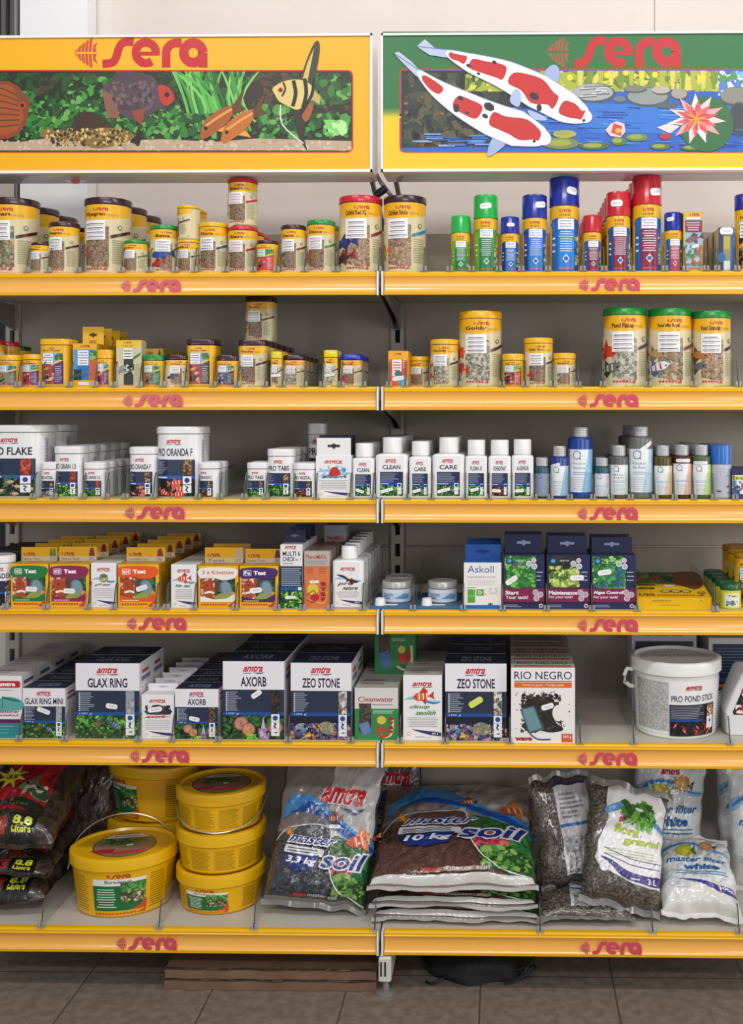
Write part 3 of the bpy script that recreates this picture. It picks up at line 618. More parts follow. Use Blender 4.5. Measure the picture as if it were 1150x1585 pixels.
def cv_tub(a, nm, kind, food, k=1.0, seed=1, sx=0):                            # white tub, navy panel
    c = Cv(a); c.rect(0, 0, 1, 1, '#eeeef0'); c.rect(.93, .04, .07, .88, '#b8bac2'); c.lines(.935, .06, .06, .8, 16, '#8c8e9c', seed, .4, .3)
    c.swash(.32+sx, .82, .26, .11); c.text(nm, .15+sx, .65, .60, .125, '#1f2440', .022)
    c.rect(.13+sx, .0, .66, .595, NAVY); c.lines(.14+sx, .35, .2, .22, 9, '#9aa6bc', seed, .35, .5); c.rect(.13+sx, .285, .66, .05, '#2358b4'); c.rect(.14+sx, .295, .2, .025, '#d8e2f4')
    pic(c, .13+sx, .0, .66, .285, kind, seed, k); c.rect(.6+sx, .34, .13, .255, '#5a2418'); c.grit(.6+sx, .34, .13, .255, food, int(46*k), .022, seed)
    for yy in (.2, .06): c.rect(.6+sx, yy, .13, .125, '#f2f4f8')
    c.ell(.665+sx, .262, .04, .04, '#1f3f9c'); c.stroke(smooth([(.64+sx, .165), (.68+sx, .15), (.65+sx, .11), (.68+sx, .08)], 3, False), .02, '#1f2f6c')
    return c
RP = ['#b8402a', '#d8633a', '#8a2a1e']; BP = ['#7a5a34', '#b89a6a', '#4a3420']
def cv_box(a, nm, kind, col, k=1.0, seed=1, pill=None, nw=.6, dots=None):       # white-topped navy carton
    c = Cv(a); c.rect(0, 0, 1, 1, '#eceaf0'); c.swash(.32, .83, .36, .12); c.text(nm, .5-nw/2, .675, nw, .125, '#1c2142', .022)
    c.rect(0, 0, 1, .635, '#29334a'); c.lines(.06, .36, .24, .255, 10, '#a8b2c4', seed, .35, .4); c.z += 1
    for i in range(10): c.rect(.05, .362+i*.0255, .022, .016, '#dfe6f0', True)
    c.rect(0, .305, 1, .045, '#1d4e9e'); c.text('100 g', .06, .312, .2, .03, '#cfe0f6', 0); pic(c, 0, 0, 1, .305, kind, seed, k)
    c.rect(.79, .33, .135, .305, '#4a4a52' if not dots else '#8c8680'); c.grit(.79, .33, .135, .305, col, int(80*k), .02, seed)
    c.rect(.79, .045, .135, .28, '#eef0f6'); c.rect(.79, .135, .135, .005, '#9aa'); c.rect(.79, .225, .135, .005, '#9aa')
    c.ell(.857, .275, .034, .034, '#23519c'); c.stroke(smooth([(.84, .21), (.87, .2), (.84, .17), (.87, .145)], 3, False), .018, '#26346c'); c.poly([(.82, .09), (.9, .1), (.88, .08)], '#26346c')
    if pill: sticker(c, *pill)
    return c
def cv_white(a, words, wc, art, k=1.0, seed=1, pill=None, num='', tag_=True):   # white carton or bottle with a wave picture
    c = Cv(a); c.rect(0, 0, 1, 1, '#efeeef'); c.swash(.22, .80, .56, .10)
    if art in ('wave', 'nemo', 'splash', 'nature', 'ph'):
        c.poly(smooth([(.02, .62), (.3, .68), (.6, .62), (.98, .60), (.7, .56), (.35, .62)]), '#8fc4e8'); c.poly(smooth([(.5, .63), (.75, .58), (.97, .585), (.75, .555)]), '#2b5f9a')
    if art == 'nemo': c.fish(.5, .67, .30, .1, '#e0602a', '#c43a20', '#f4efe8', .5)
    if art == 'splash':
        c.grit(.1, .5, .8, .26, ['#a8d4ee', '#d4e8f4', '#6fb0dc'], 40, .03, seed); c.poly(smooth([(.36, .52), (.45, .72), (.62, .7), (.7, .56), (.56, .52)]), '#c03030'); c.ell(.8, .66, .035, .05, '#4a8ac8')
        for xx in (.25, .82): c.ell(xx, .5, .03, .02, '#1d3a5c')
    if art == 'nature':
        c.stroke(smooth([(.12, .72), (.35, .68), (.55, .6), (.85, .56)], 3, False), [.03, .05, .05, .03], '#4a2a2a'); c.ell(.6, .74, .02, .025, '#d8dce8'); c.fish(.66, .58, .24, 3.0, '#5a2a26', '#3a2022')
    if art == 'ph': c.ell(.5, .66, .1, .1, '#7a8a5c'); c.grit(.35, .58, .3, .16, ['#9aa86a', '#566a44', '#c0a86a', '#e8e8e0'], 24, .03, seed)
    if art == 'carbon':
        c.poly([(.02, .62), (.3, .66), (.25, .58)], '#4f9ad0'); c.poly(smooth([(.1, .6), (.3, .72), (.5, .77), (.8, .7), (.95, .6), (.6, .54), (.3, .55)]), '#3a3234'); c.grit(.12, .54, .8, .22, ['#3a3234', '#54484a', '#262022'], 60, .03, seed)
    y = .47
    for i, wd in enumerate(words): c.text(wd, .14+.16*(i % 2)*(len(words) > 1), y-.085*i, .66 if len(words) == 1 else .58, .075, wc, .02, .12)
    if art == 'carbon': c.stroke([(.1, .48), (.9, .5)], .012, '#c83a3a')
    c.lines(.1, .2, .8, .16 if len(words) > 1 else .24, 6, '#a0a0ac', seed, .25, .2, True)
    c.poly([(.2, .17), (.98, .12), (.98, .06), (.7, .08), (.45, .12)], '#3a3272'); c.ell(.16, .1, .03, .03, '#b8b8c4'); c.ell(.16, .1, .022, .022, '#efeeef'); c.lines(.3, .03, .5, .04, 2, '#b4b4bc', seed, .3, .5)
    if num: c.text(num, .74, .085, .16, .03, '#fff', .01)
    if pill: sticker(c, *pill)
    return c
def cv_bott(a, nm, kind, k=1.0, seed=1, pill=None):                             # rectangular white bottle
    c = Cv(a); c.rect(0, 0, 1, 1, '#efeff1'); c.swash(.28, .84, .40, .12); c.text(nm, .20, .69, .6, .11, '#23263f', .022)
    c.rect(.11, .03, .78, .60, '#2c3355'); c.lines(.14, .37, .6, .24, 9, '#8a90aa', seed, .4, .3); c.rect(.11, .30, .78, .065, '#1e4a9c'); c.lines(.14, .32, .4, .03, 1, '#cfdcf2', seed)
    pic(c, .11, .03, .78, .27, kind, seed, k); c.rect(.7, .07, .14, .28, '#e8ebf2'); c.ell(.77, .3, .04, .04, '#1f3f8c'); c.rect(.7, .16, .14, .008, '#99a'); c.rect(.7, .24, .14, .008, '#99a')
    if pill: sticker(c, *pill)
    return c
def cv_aqua(a, lab, txt, liq_tint=None, pill=None, seed=1, fill='#eef2f6'):      # round bottle with a ring mark on a pale label
    c = Cv(a); c.rect(.07, .05, .86, .80 if not liq_tint else .80, fill); c.poly([(.5, .05), (.93, .05), (.93, .85), (.7, .85)], lab); c.poly([(.62, .05), (.75, .05), (.93, .5), (.93, .85), (.85, .85)], lab)
    c.stroke([(.36+.075/a*math.cos(t*.3), .745+.075*math.sin(t*.3)) for t in range(22)], .014, '#2d6070'); c.rect(.36+.05/a, .665, .03/a, .02, '#2d6070')
    for i, t in enumerate(txt): c.text(t, .24, .56-.075*i, .36, .05, '#6a7c84', 0)
    c.lines(.24, .08, .5, .26, 8, '#9aa4b4', seed, .2, .4); c.lines(.24, .37, .5, .07, 2, '#8aa0c8', seed, .3, .2)
    c.ell(.75, .45, .05, .03, '#a8dcb8', .4)
    if pill: sticker(c, *pill)
    return c
def cv_spray(a, body, panel, k=1.0, seed=1, left='#1f5ea8', pill=None):          # treatment bottle
    c = Cv(a); c.rect(0, 0, 1, 1, '#e8b418'); c.rect(.16, .0, .7, .82, body); c.poly(smooth([(.16, .8), (.3, .84), (.5, .83), (.7, .84), (.86, .78), (.86, .7), (.16, .7)], 2), body)
    c.wordmark(.36, .925, .26, .05, '#c0392b'); c.text('med', .38, .87, .22, .035, '#7a5a1e', .01)
    c.rect(.16, 0, .15, .78, left); c.rect(.33, .02, .38, .76, panel); c.rect(.34, .66, .36, .165, '#f2f3f6'); c.lines(.36, .68, .32, .13, 3, '#8a90a8', seed, .3, .3, True)
    c.lines(.36, .30, .32, .34, 9, '#d4dbe2', seed, .35, .25, True); c.grit(.74, .1, .12, .45, ['#8fae4a', '#d8c86a', '#5f8ab0', '#e8e2c8'], int(20*k), .03, seed)
    c.poly([(.52, .27), (.6, .2), (.52, .13), (.44, .2)], '#e4e6ec'); c.ell(.52, .2, .035, .035, body); c.fishrow(.36, .03, .34, .06, 6, '#e4586e')
    c.z += 1
    for yy in (.52, .42, .32): c.ell(.235, yy, .03, .018, '#dfe6ea', 0, 10, True)
    if pill: sticker(c, *pill)
    return c
def cv_test(a, col, sym, word='Test', pill=None, dark=True, seed=1):             # yellow test kit carton
    c = Cv(a); c.rect(0, 0, 1, 1, '#f2b40e'); c.rect(.05, .14, .87, .80, col); pic(c, .05, .2, .87, .50, 'test', seed)
    c.poly(smooth([(.05, .94), (.05, .7), (.3, .74), (.6, .66), (.92, .72), (.92, .94)], 3), col); c.poly([(.05, .14), (.92, .14), (.92, .34), (.7, .22), (.4, .2), (.05, .28)], col)
    if dark:
        c.rrect(.2, .83, .2*a, .13, '#ffffff', 0, .15); c.rrect(.2, .83, .2*a-.018, .112, col, 0, .15); c.text(sym, .125, .79, .15, .08, '#fff', .03); c.text(word, .36, .785, .32, .095, '#fff', .045)
    else: c.text(word, .1, .80, .78, .09, '#c0392b', .01)
    c.lines(.1, .155, .42, .025, 1, '#f4ead8', 1); c.fishrow(.07, .05, .84, .10, 10, '#d0481e'); c.poly([(.74, .03), (.84, .1), (.92, .2), (.92, .03)], '#cf4a1c')
    if pill: sticker(c, *pill)
    return c
def cv_tab(a, word, shape):                                                       # raised hang card of a test kit
    c = Cv(a); c.rect(0, 0, 1, 1, '#eeb40e'); c.wordmark(.05, .38, .34, .24, '#a8402a'); c.rect(0, 0, 1, .32, '#d8cfae'); c.text(word, .05, .07, .48, .18, '#5a4a2e', .0)
    if shape: 
        for x in ([.84, .93] if shape[0] == 2 else [.87]):
            q = .045 if shape[0] == 2 else .085
            c.poly([(x-q, .3), (x-q*.7, .7), (x-q*.4, .92), (x+q*.4, .92), (x+q*.7, .7), (x+q, .3)], shape[1]); c.rect(x-q, .04, 2*q, .32, '#c9c6b8'); c.lines(x-q*.8, .08, 1.6*q, .2, 3, '#8a8a84', 1)
    return c

# ------------------------------------------------------------------ packages (built round their own base, front towards -y)
WHT = '#e9e9ea'
def empty(nm): o = bpy.data.objects.new(nm, None); C.objects.link(o); o.empty_display_size = .02; return o
def tub(w, d, h, cv, lid, body='#d8cba4', c=None, lidh=.1, over=1.035, rough=.3, nx=22, low=0, name='food_tub', knurl=False, base=None):
    t = empty(name); hw, hd = w/2/over, d/2/over; cc = hw if c is None else c*hw; zl = h*(1-lidh); b = MB(); hd = hw if c is None else hd
    e = min(.0025, h*.03)
    b.loft([ring(hw-e, hd-e, cc-e, 0), ring(hw, hd, cc, e), ring(hw, hd, cc, zl-.001)]); b.build('body', mat(body, rough, 0, .1), t, 35)
    b = MB(); W2, D2, c2 = hw*over, hd*over, cc*over
    b.loft([ring(W2-.0008, D2-.0008, c2, zl), ring(W2, D2, c2, zl+.001), ring(W2, D2, c2, h-.003), ring(W2-.001, D2-.001, c2, h-.0009), ring(W2-.003, D2-.003, c2-.002, h), ring(W2-.005, D2-.005, c2-.003, h), ring(W2-.0062, D2-.0062, c2-.004, h-.0012)])
    b.build('lid', mat(lid, .28, 0, .2), t, 30)
    z0 = e+.001; cv(2*(hw-cc+cc*PI/2)/(zl-z0)).build('label', secmap(hw, hd, cc, z0, zl-z0-.0015), GLOSS, t, nx)
    return t
def carton(w, d, h, front, name='carton', body='#e6e4e0', top=None, side=None, tabs=None, tilt=0, m=PAPER, thin=.0009):
    t = empty(name); b = MB(); b.bbox(-w/2, w/2, -d/2, d/2, 0, h, thin); b.build('box', mat(body, .45), t)
    front(w/h).build('front_print', fmap(w, h, -d/2), m, t)
    if top: top(w/d).build('top_print', topmap(w, d, h), m, t)
    if side: side(d/h).build('side_print', sidemap(w/2, d, h), m, t)
    if tabs:                                             # (height, colour, design or None, y position 0 back .. 1 front, width share, slot)
        th, tc, tcv, ty, ws, slot = tabs; y = d/2-.0006-(d-.0012)*ty; b = MB(); b.bbox(-w*ws/2, w*ws/2, y-.0004, y+.0004, h-.001, h+th, .0003); tb = b.build('hang_tab', mat(tc, .42), t)
        if tcv: tcv(w*ws/th).build('tab_print', fmap(w*ws, th, y-.0004, h), PAPER, tb)
        if slot:
            c = Cv(w*ws/th); c.poly([(.32, .48), (.44, .48), (.5, .36), (.56, .48), (.68, .48), (.68, .62), (.57, .62), (.5, .7), (.43, .62), (.32, .62)], slot); c.build('hang_slot', fmap(w*ws, th, y-.0006, h), PAPER, tb)
    return t
def flask(w, d, h, cv, capw=.62, body=WHT, cap='#f1f1f2', name='bottle', sh=.70, nk=.755, c=.25, caps=None, lay=None, trans=0, nx=10, capm=None, ribs=0):
    t = empty(name); hw, hd = w/2, d/2; cc = hw*c if c < 1 else min(hw, hd); b = MB(); cr = hw*capw; cr = min(cr, hd*.98); e = .003
    nr = cr*.86; S_ = [ring(hw-e, hd-e, max(cc-e, .001), 0, 6), ring(hw, hd, cc, e, 6), ring(hw, hd, cc, h*sh, 6)]
    for u in (.25, .5, .75, 1):                          # rounded shoulder into the neck
        q = 1-math.sqrt(max(0, 1-u*u)); S_.append(ring(hw+(nr-hw)*q*.6, hd+(nr-hd)*q*.6, cc+(nr-cc)*q*.6, h*(sh+(nk-sh)*u*.8), 6))
    S_ += [ring(nr, nr, nr, h*nk*.99, 6), ring(nr, nr, nr, h*nk+.004, 6)]
    b.loft(S_); b.build('body', mat(body, .3 if not trans else .12, 0, .2), t, 35)
    b = MB(); z0 = h*nk; zs = [(z0, -.0012), (z0+.001, 0)]
    for i in range(ribs): q = z0+(h-z0)*(i+.5)/(ribs+.5); zs += [(q, 0), (q+.0008, -.0011), (q+.0016, 0)]
    zs += [(h-.002, 0), (h-.0006, -.0008), (h, -.0022)]
    b.loft([ring(cr+o_, cr+o_, cr+o_, z, 7) for z, o_ in zs]); b.build('cap', capm or mat(cap, .35), t, 30)
    y0, y1 = (.02, sh) if lay is None else lay
    cv(2*(hw-cc+cc*PI/2)/(h*(y1-y0)) if c >= 1 else w*.94/(h*(y1-y0))).build('label', secmap(hw, hd, cc, h*y0, h*(y1-y0)) if c >= 1 else secmap(hw, hd, cc, h*y0, h*(y1-y0), hw-cc*.35), GLOSS, t, nx)
    return t
def spray(w, d, h, cv, cap, capf=.30, pill=None, name='treatment_bottle', body='#e0b02a', over=1.04):
    t = empty(name); r = w/2/over; b = MB(); zc = h*(1-capf)
    b.loft([ring(r-.003, r-.003, r, 0), ring(r, r, r, .003), ring(r, r, r, zc-.004), ring(r*.94, r*.94, r, zc-.001), ring(r*.94, r*.94, r, zc+.002)]); b.build('body', mat(body, .28), t, 35)
    b = MB(); R2 = r*over
    b.loft([ring(R2-.0008, R2-.0008, R2, zc), ring(R2, R2, R2, zc+.001), ring(R2*.985, R2*.985, R2, h-.004), ring(R2*.96, R2*.96, R2, h-.001), ring(R2*.9, R2*.9, R2, h)]); cp = b.build('cap', mat(cap, .2, 0, .3), t, 30)
    cv(PI*r/(zc-.008)).build('label', secmap(r, r, r, .003, zc-.0085), GLOSS, t, 18)
    if pill:
        c = Cv(PI*R2/(h*capf)); sticker(c, pill[0], pill[1], pill[2]*9.5, pill[3]*10, pill[4]); c.build('price_sticker', secmap(R2+.0002, R2+.0002, R2+.0002, zc, h*capf), PAPER, cp, 18)
    return t

# ------------------------------------------------------------------ putting rows on the shelves
USED = set(); EDGES = []
def label_ok(l):
    assert l not in USED, l
    n = len(l.split()); assert 4 <= n <= 16, (n, l)
    USED.add(l); return l
def fit(l, ends): return next((l+e for e in ends if len((l+e).split()) <= 16), l+ends[-1])
def put(sh, x0, x1, yt, make, lab, cat, n=1, grp=None, yf=.022, dep=None, gap=.002, rot=0, yb=None, lean=0, z=None, skip=0):
    """a row of n equal packages from the shelf front backwards; x0, x1, yt = its front outline in the photograph"""
    if dep is None:
        w = .05
        for _ in range(4): w = W(x1, 640, yf+w/2)[0]-W(x0, 640, yf+w/2)[0]
        d = w; yc = yf+d/2; yh = yc
    else:
        w = W(x1, 640, yf)[0]-W(x0, 640, yf)[0]; d = dep; yc = yf+d/2; yh = yf
    zb = SZ[sh] if z is None else z
    h = W(0, yt, yh)[1]-zb
    x = (W(x0, 640, yh)[0]+W(x1, 640, yh)[0])/2
    r = make(w, d, h); g = grp or (cat+'s in a row' if n > 1 else None)
    r['category'] = cat
    if g: r['group'] = g
    r.location = (x, yc, zb+.0003); r.rotation_euler = (0, 0, R(rot)); out = [r]
    n = min(n, int((.392-yf+gap)/(d+gap)))
    r['label'] = label_ok(lab if n == 1 else fit(lab, [', front one of its row', ', front of row', ', frontmost']))
    for k in range(1, n):
        e = dup(r); e.location = (x, yc+k*(d+gap), zb+.0003); e['label'] = label_ok(fit(lab, [', %s from the front of its row' % ORD[k], ', %s from front of row' % ORD[k], ', %s in row' % ORD[k]])); out.append(e)
    EDGES.append((sh, x1, lab)); 
    for o in out: o['_h'] = h
    return out
def ontop(r, lab, make=None, grp=None, rot=0):      # the same package once more, standing on r
    e = dup(r) if make is None else make
    e.location = (r.location.x, r.location.y, r.location.z+r.get('_h', 0)+.0002); e.rotation_euler = (0, 0, R(rot)); e['label'] = label_ok(lab)
    if make is not None: e['category'] = r['category']
    if grp: e['group'] = grp
    return e
# ------------------------------------------------------------------ the stock, shelf by shelf
LB, LY, LG, LR = '#3a1620', '#edb40c', '#16913a', '#c81f2e'
YG = '#e3b52a'
NEON = ('f', .16, .36, .3, -.2, '#2f5a9c', '#b03028', None); RED1 = ('f', .17, .24, .26, .3, '#c85a3a', '#b8442a', None)
def fan(nm, food, acc=BRN, fish=(), lid=LB, k=1.0, seed=1, c=None, sx=-.03, body='#d8cba4', lidh=.09, pill=None, sub='nature'):
    return lambda w, d, h: tub(w, d, h, lambda a: cv_new(a, nm, food, acc, fish, sub, k, seed, sx, pill=pill), lid, body, c, lidh)
def old(nm, bg, pa, pb, lid=LY, k=1.0, seed=1, c=.55, lidh=.14, tint='#7db0d8', pill=None, over=1.035):
    return lambda w, d, h: tub(w, d, h, lambda a: cv_old(a, nm, bg, pa, pb, k, seed, tint=tint, pill=pill), lid, '#e6b01c', c, lidh, over)
G1 = 'tan and yellow fish food tubs'
# ---- top shelf, left bay
put(1, -12, 60, 312, fan('Vipan', 'flake', BRN, (RED1,), LB, 1, 1), 'large brown lidded flake tub at left end, top shelf', 'tub', 3, G1)
put(1, 49, 79, 377, fan('Vipagran', 'gran', BRN, (RED1,), LB, .4, 2), 'smallest brown lidded tan jar on the top shelf', 'jar', 1, G1, yf=.016)
put(1, 77, 123, 347, fan('Vipagran', 'gran', BRN, (NEON, RED1), LB, .6, 3), 'medium brown lidded granule tub between two large ones', 'tub', 2, G1, yf=.016)
put(1, 133, 203, 312, fan('Vipagran', 'gran', BRN, (NEON, RED1), LB, 1, 4), 'large brown lidded granule tub with blue neon fish', 'tub', 3, G1)
put(1, 192, 229, 375, fan('Guppy', 'gran', '#2f7a3a', (('f', .2, .25, .4, -.2, '#2a4f8c', '#c03028', None),), LG, .4, 5), 'small green lidded jar on the top shelf', 'jar', 2, G1, yf=.012)
put(1, 233, 277, 352, fan('Betta', 'gran', '#2f7a3a', (('f', .4, .42, .55, .1, '#2c4f96', '#1f3266', None), ('f', .3, .2, .36, .3, '#c02a2c', '#a02024', None)), LG, .5, 6, sx=.12), 'medium green lidded tub with long blue fish', 'tub', 1, G1)
jr = put(1, 275, 310, 374, fan('Mini', 'brown', BRN, (), LY, .4, 7), 'small yellow lidded jar standing under another yellow one', 'jar', 2, G1)
EDGES.pop(); e = ontop(jr[0], 'small yellow lidded jar on another, turned to its barcode', grp=G1, rot=-62); e.children[0]
e2 = ontop(jr[1], 'small yellow lidded jar stacked behind the barcode jar') if False else dup(jr[1]); e2.location = jr[1].location+Vector((0, 0, jr[0]['_h']+.0002)); e2['label'] = label_ok('small yellow lidded jar stacked behind the turned barcode jar')
EDGES.append((1, 310, 'small yellow lidded jars'))
put(1, 309, 353, 348, fan('Flora', 'brown', '#28388c', (RED1,), LY, .6, 8), 'medium yellow lidded tub with blue band, top shelf', 'tub', 1, G1)
rr_ = put(1, 353, 399, 354, fan('San', 'brown', '#b3202e', (('d', .12, .45, .26, .2, '#d89a5a', '#c05a3a', None), ('f', .12, .24, .24, .4, '#c85a3a', '#b8442a', None)), LR, .6, 9), 'medium red lidded tub on the top shelf board', 'tub', 4, G1)
ontop(rr_[0], 'medium red lidded tub stacked alone on top of another one', grp=G1)
put(1, 397, 431, 375, old('Color', '', '#c03a4a', '#d0444a', LB, .5, 10, None, .11, '#4f8f5a'), 'small brown lidded jar with colourful red green picture', 'jar', 1, G1, yf=.010)
put(1, 435, 474, 352, fan('Discus', 'dgran', '#7a2232', (('d', .2, .3, .36, .1, '#c8963c', '#6a7a9a', None),), LB, .5, 11), 'narrow brown lidded tub with an orange disc fish', 'tub', 1, G1)
put(1, 475, 519, 345, fan('Discus', 'brown', '#2f8a3a', (('d', .17, .3, .36, .2, '#9a6a5a', '#c0603c', None),), LG, .6, 12), 'medium green lidded tub beside the tall red lid', 'tub', 2, G1)
put(1, 525, 592, 310, fan('Cichlid Red XL', 'stick', '#7a2232', (('f', .22, .42, .42, .1, '#2b3f8f', '#22306a', '#141c44'), ('f', .2, .2, .4, .2, '#4a2430', '#8a2a34', None)), LR, 1, 13, sx=.03), 'tall red lidded cichlid food tub with blue fish', 'tub', 1, G1)
put(1, 594, 660, 310, fan('Cichlids Sticks', 'stick', '#2f7fa8', (('d', .12, .28, .34, .3, '#d8b83a', '#d05a32', '#4a7a3a'),), LB, 1, 14), 'tall brown lidded stick food tub at the joint', 'tub', 1, G1)
# ---- top shelf, right bay: treatment bottles
GS = 'coloured water treatment bottles'
def spr(body, panel, cap, left='#1f5ea8', pill=None, k=1, seed=1, capf=.30): return lambda w, d, h: spray(w, d, h, lambda a: cv_spray(a, body, panel, k, seed, left), cap, capf, pill)
CG, CB, CR = '#22b04c', '#1a2f9c', '#c81f30'
put(1, 698, 728, 338, spr('#5aa53a', '#2a7a4a', CG, '#6fb53a', None, .6, 1), 'small bright green capped bottle on the top shelf', 'bottle', 2, GS)
put(1, 733, 771, 307, spr('#4f9a3c', '#2f7f52', CG, '#6fb53a', (.5, .5, .055, .024, .12), 1, 2), 'larger green capped bottle wearing a price sticker', 'bottle', 2, GS)
put(1, 775, 804, 340, spr('#1f4f9c', '#2b74c0', CB, '#1d3a7c', (.52, .5, .05, .022, 0), .6, 3), 'smallest blue capped bottle beside the green ones', 'bottle', 1, GS)
put(1, 808, 847, 307, spr('#1f5cae', '#2b7fd0', CB, '#1d4a94', (.66, .55, .055, .026, .1), 1, 4), 'medium tall blue capped bottle left of tallest blue', 'bottle', 1, GS)
put(1, 850, 897, 281, spr('#1f5cae', '#2b7fd0', CB, '#2a6cb8', (.66, .5, .045, .026, -.15), 1, 5), 'tallest blue capped treatment bottle in the middle', 'bottle', 1, GS)
put(1, 902, 931, 338, spr('#1f66b0', '#8a2044', CR, '#1f66b0', None, .6, 6), 'small red capped bottle with maroon panel', 'bottle', 5, GS)
put(1, 938, 976, 303, spr('#1f66b0', '#8a2044', CR, '#1f4f9a', (.42, .5, .055, .028, 0), 1, 7), 'medium red capped bottle with sticker on its cap', 'bottle', 6, GS)
put(1, 978, 1024, 279, spr('#1f66b0', '#8a2044', CR, '#1f66b0', (.68, .42, .05, .026, .12), 1, 8), 'tallest red capped bottle on the top shelf', 'bottle', 4, GS)
put(1, 1028, 1056, 334, spr('#1f6a9c', '#b83a54', CB, '#1f6a9c', (.34, .6, .045, .022, .05), .6, 9), 'small blue capped bottle right of the red ones', 'bottle', 1, GS)
def f_myco(a):
    c = Cv(a); c.rect(0, 0, 1, 1, '#d9b32a'); c.wordmark(.3, .93, .5, .05, '#a8402a'); c.rect(.06, .05, .9, .86, '#8fb8cc'); c.rect(.08, .66, .88, .2, '#8a2044'); c.lines(.15, .68, .7, .16, 4, '#d8c0cc', 2, .4, .2, True); c.rect(.15, .88, .7, .03, '#f0eee8')
    c.fish(.5, .55, .3, .3, '#8a5a6a', '#5a3a4a'); c.grit(.08, .1, .88, .35, ['#4a7a5a', '#6a9a9a', '#b0c8d0', '#c05a3a'], 60, .03, 3); c.fishrow(.1, .04, .8, .08, 6, '#d0582a'); sticker(c, .6, .43, .12, .05, .2); return c
put(1, 1058, 1088, 332, lambda w, d, h: carton(w, d, h, f_myco, 'medicine_carton', '#d9b32a'), 'tall yellow and maroon fish medicine carton, top shelf', 'carton', 1, None, dep=.042)
def f_dark(a):
    c = Cv(a); c.rect(0, 0, 1, 1, '#1d2a5c'); c.rect(.3, .02, .45, .8, '#8a8c6a'); c.rect(.32, .5, .4, .3, '#b8a83a'); c.rect(.75, .0, .25, 1, '#2a5a9c'); c.rect(.33, .05, .38, .2, '#d8dcd8'); c.ell(.2, .33, .09, .11, '#1f66a0'); sticker(c, .5, .92, .3, .16, 0); return c
put(1, 1112, 1137, 356, lambda w, d, h: carton(w, d, h, f_dark, 'additive_carton', '#cdbf96'), 'small dark blue carton near the top shelf end', 'carton', 4, None, dep=.055, gap=.012)
put(1, 1137, 1176, 307, old('Nitrat', '', '#8a6a4a', '#6a7a9a', CB, 1, 17, None, .2), 'yellow bottle with dark blue cap at right edge', 'bottle', 1, GS)
# ---- second shelf, left bay
put(2, -26, 8, 527, fan('Mix', 'flake', BRN, (), LR, .4, 18), 'red lidded jar at far left of second shelf', 'jar', 1, G1, yf=.09)
put(2, -6, 30, 530, fan('Mix', 'flake', BRN, (), LR, .4, 19), 'red lidded jar behind two small yellow ones', 'jar', 1, G1, yf=.16)
put(2, 14, 47, 537, fan('Mix', 'flake', BRN, (), '#0f5a34', .4, 19), 'dark green lidded jar behind two small yellow ones', 'jar', 1, G1, yf=.25)
put(2, 0, 36, 550, old('Wels Chips', '', '#8a8a5a', '#5a5a50', LY, .6, 20, None, .17), 'small yellow lidded jar with pale fish, second shelf', 'jar', 1, G1)
put(2, 36, 70, 549, old('Goldfish', '', '#b02a4a', '#5a2a6a', LY, .6, 21, None, .17), 'small yellow lidded jar with purple corner', 'jar', 1, G1)
put(2, 68, 116, 526, old('Koi Royal', '', '#a8283a', '#4f2468', LY, 1, 22, .5, .13), 'medium yellow lidded tub with red and purple panels', 'tub', 1, G1)
def f_vac(a):
    c = Cv(a); c.rect(0, 0, 1, 1, '#e8b01a'); c.wordmark(.3, .91, .4, .06, '#a8402a'); c.rect(.02, .16, .98, .7, '#4f9ad0'); c.rect(.18, .16, .5, .66, '#1f7ac0'); c.rect(.2, .5, .45, .34, '#f2f2f6'); c.lines(.23, .52, .4, .3, 5, '#6a6a8a', 2, .3, .2, True)
    c.rect(.7, .16, .3, .5, '#d8602c'); c.grit(.02, .16, .35, .25, ['#173a4a', '#1f5a5a', '#0f2a3a'], 22, .05, 3); c.fish(.55, .28, .22, .2, '#3a6aa0', '#8a5a4a'); c.grit(.72, .62, .28, .22, ['#3f7a34', '#8ac058'], 18, .04, 4); sticker(c, .45, .08, .26, .07, -.05); return c
put(2, 113, 150, 532, lambda w, d, h: carton(w, d, h, f_vac, 'hanging_carton', '#c99a16', tabs=(h*.42, '#e4b21a', lambda a: Cv(a).rect(0, 0, 1, 1, '#e8b51c').lines(.3, .06, .4, .2, 2, '#8a3a3a', 2, .5, .1), 0, .9, '#3a2a10')), 'yellow hanging carton with blue front, second shelf', 'carton', 4, 'yellow hanging cartons', dep=.05)
put(2, 152, 176, 542, old('Tabs', '', '#b02058', '#5a2468', LY, .4, 23, .6, .24), 'slim yellow capped jar with magenta label', 'jar', 1, G1, yf=.014)
def f_tall(a):
    c = Cv(a); c.rect(0, 0, 1, 1, '#cfc6a2'); c.poly([(0, .85), (.5, .83), (1, .87), (1, 1), (0, 1)], '#e8c22a'); c.wordmark(.3, .93, .3, .04, '#a8402a'); c.text('Catfish Tabs', .25, .87, .42, .03, '#4a7a3a', .01)
    c.rect(.3, .05, .38, .55, '#2c3a30'); c.rect(.28, .6, .36, .22, '#f2f2f0'); c.lines(.3, .62, .32, .18, 3, '#4a6a5a', 2, .4, .1, True); c.grit(.1, .28, .6, .2, ['#8a8a84', '#1f1f20', '#d8d4c8'], 46, .03, 3, 2.6); c.poly([(.68, .58), (.95, .68), (.97, .74), (.68, .64)], '#3a7a4a'); c.fishrow(.3, .03, .4, .05, 6, '#c23a3a'); c.lines(.7, .1, .25, .4, 9, '#a8a890', 3, .3, .3); return c
put(2, 180, 219, 527, lambda w, d, h: carton(w, d, h, f_tall, 'food_carton', '#cfc6a2', thin=.002), 'tall tan carton with striped catfish, second shelf', 'carton', 1, None, dep=.034)
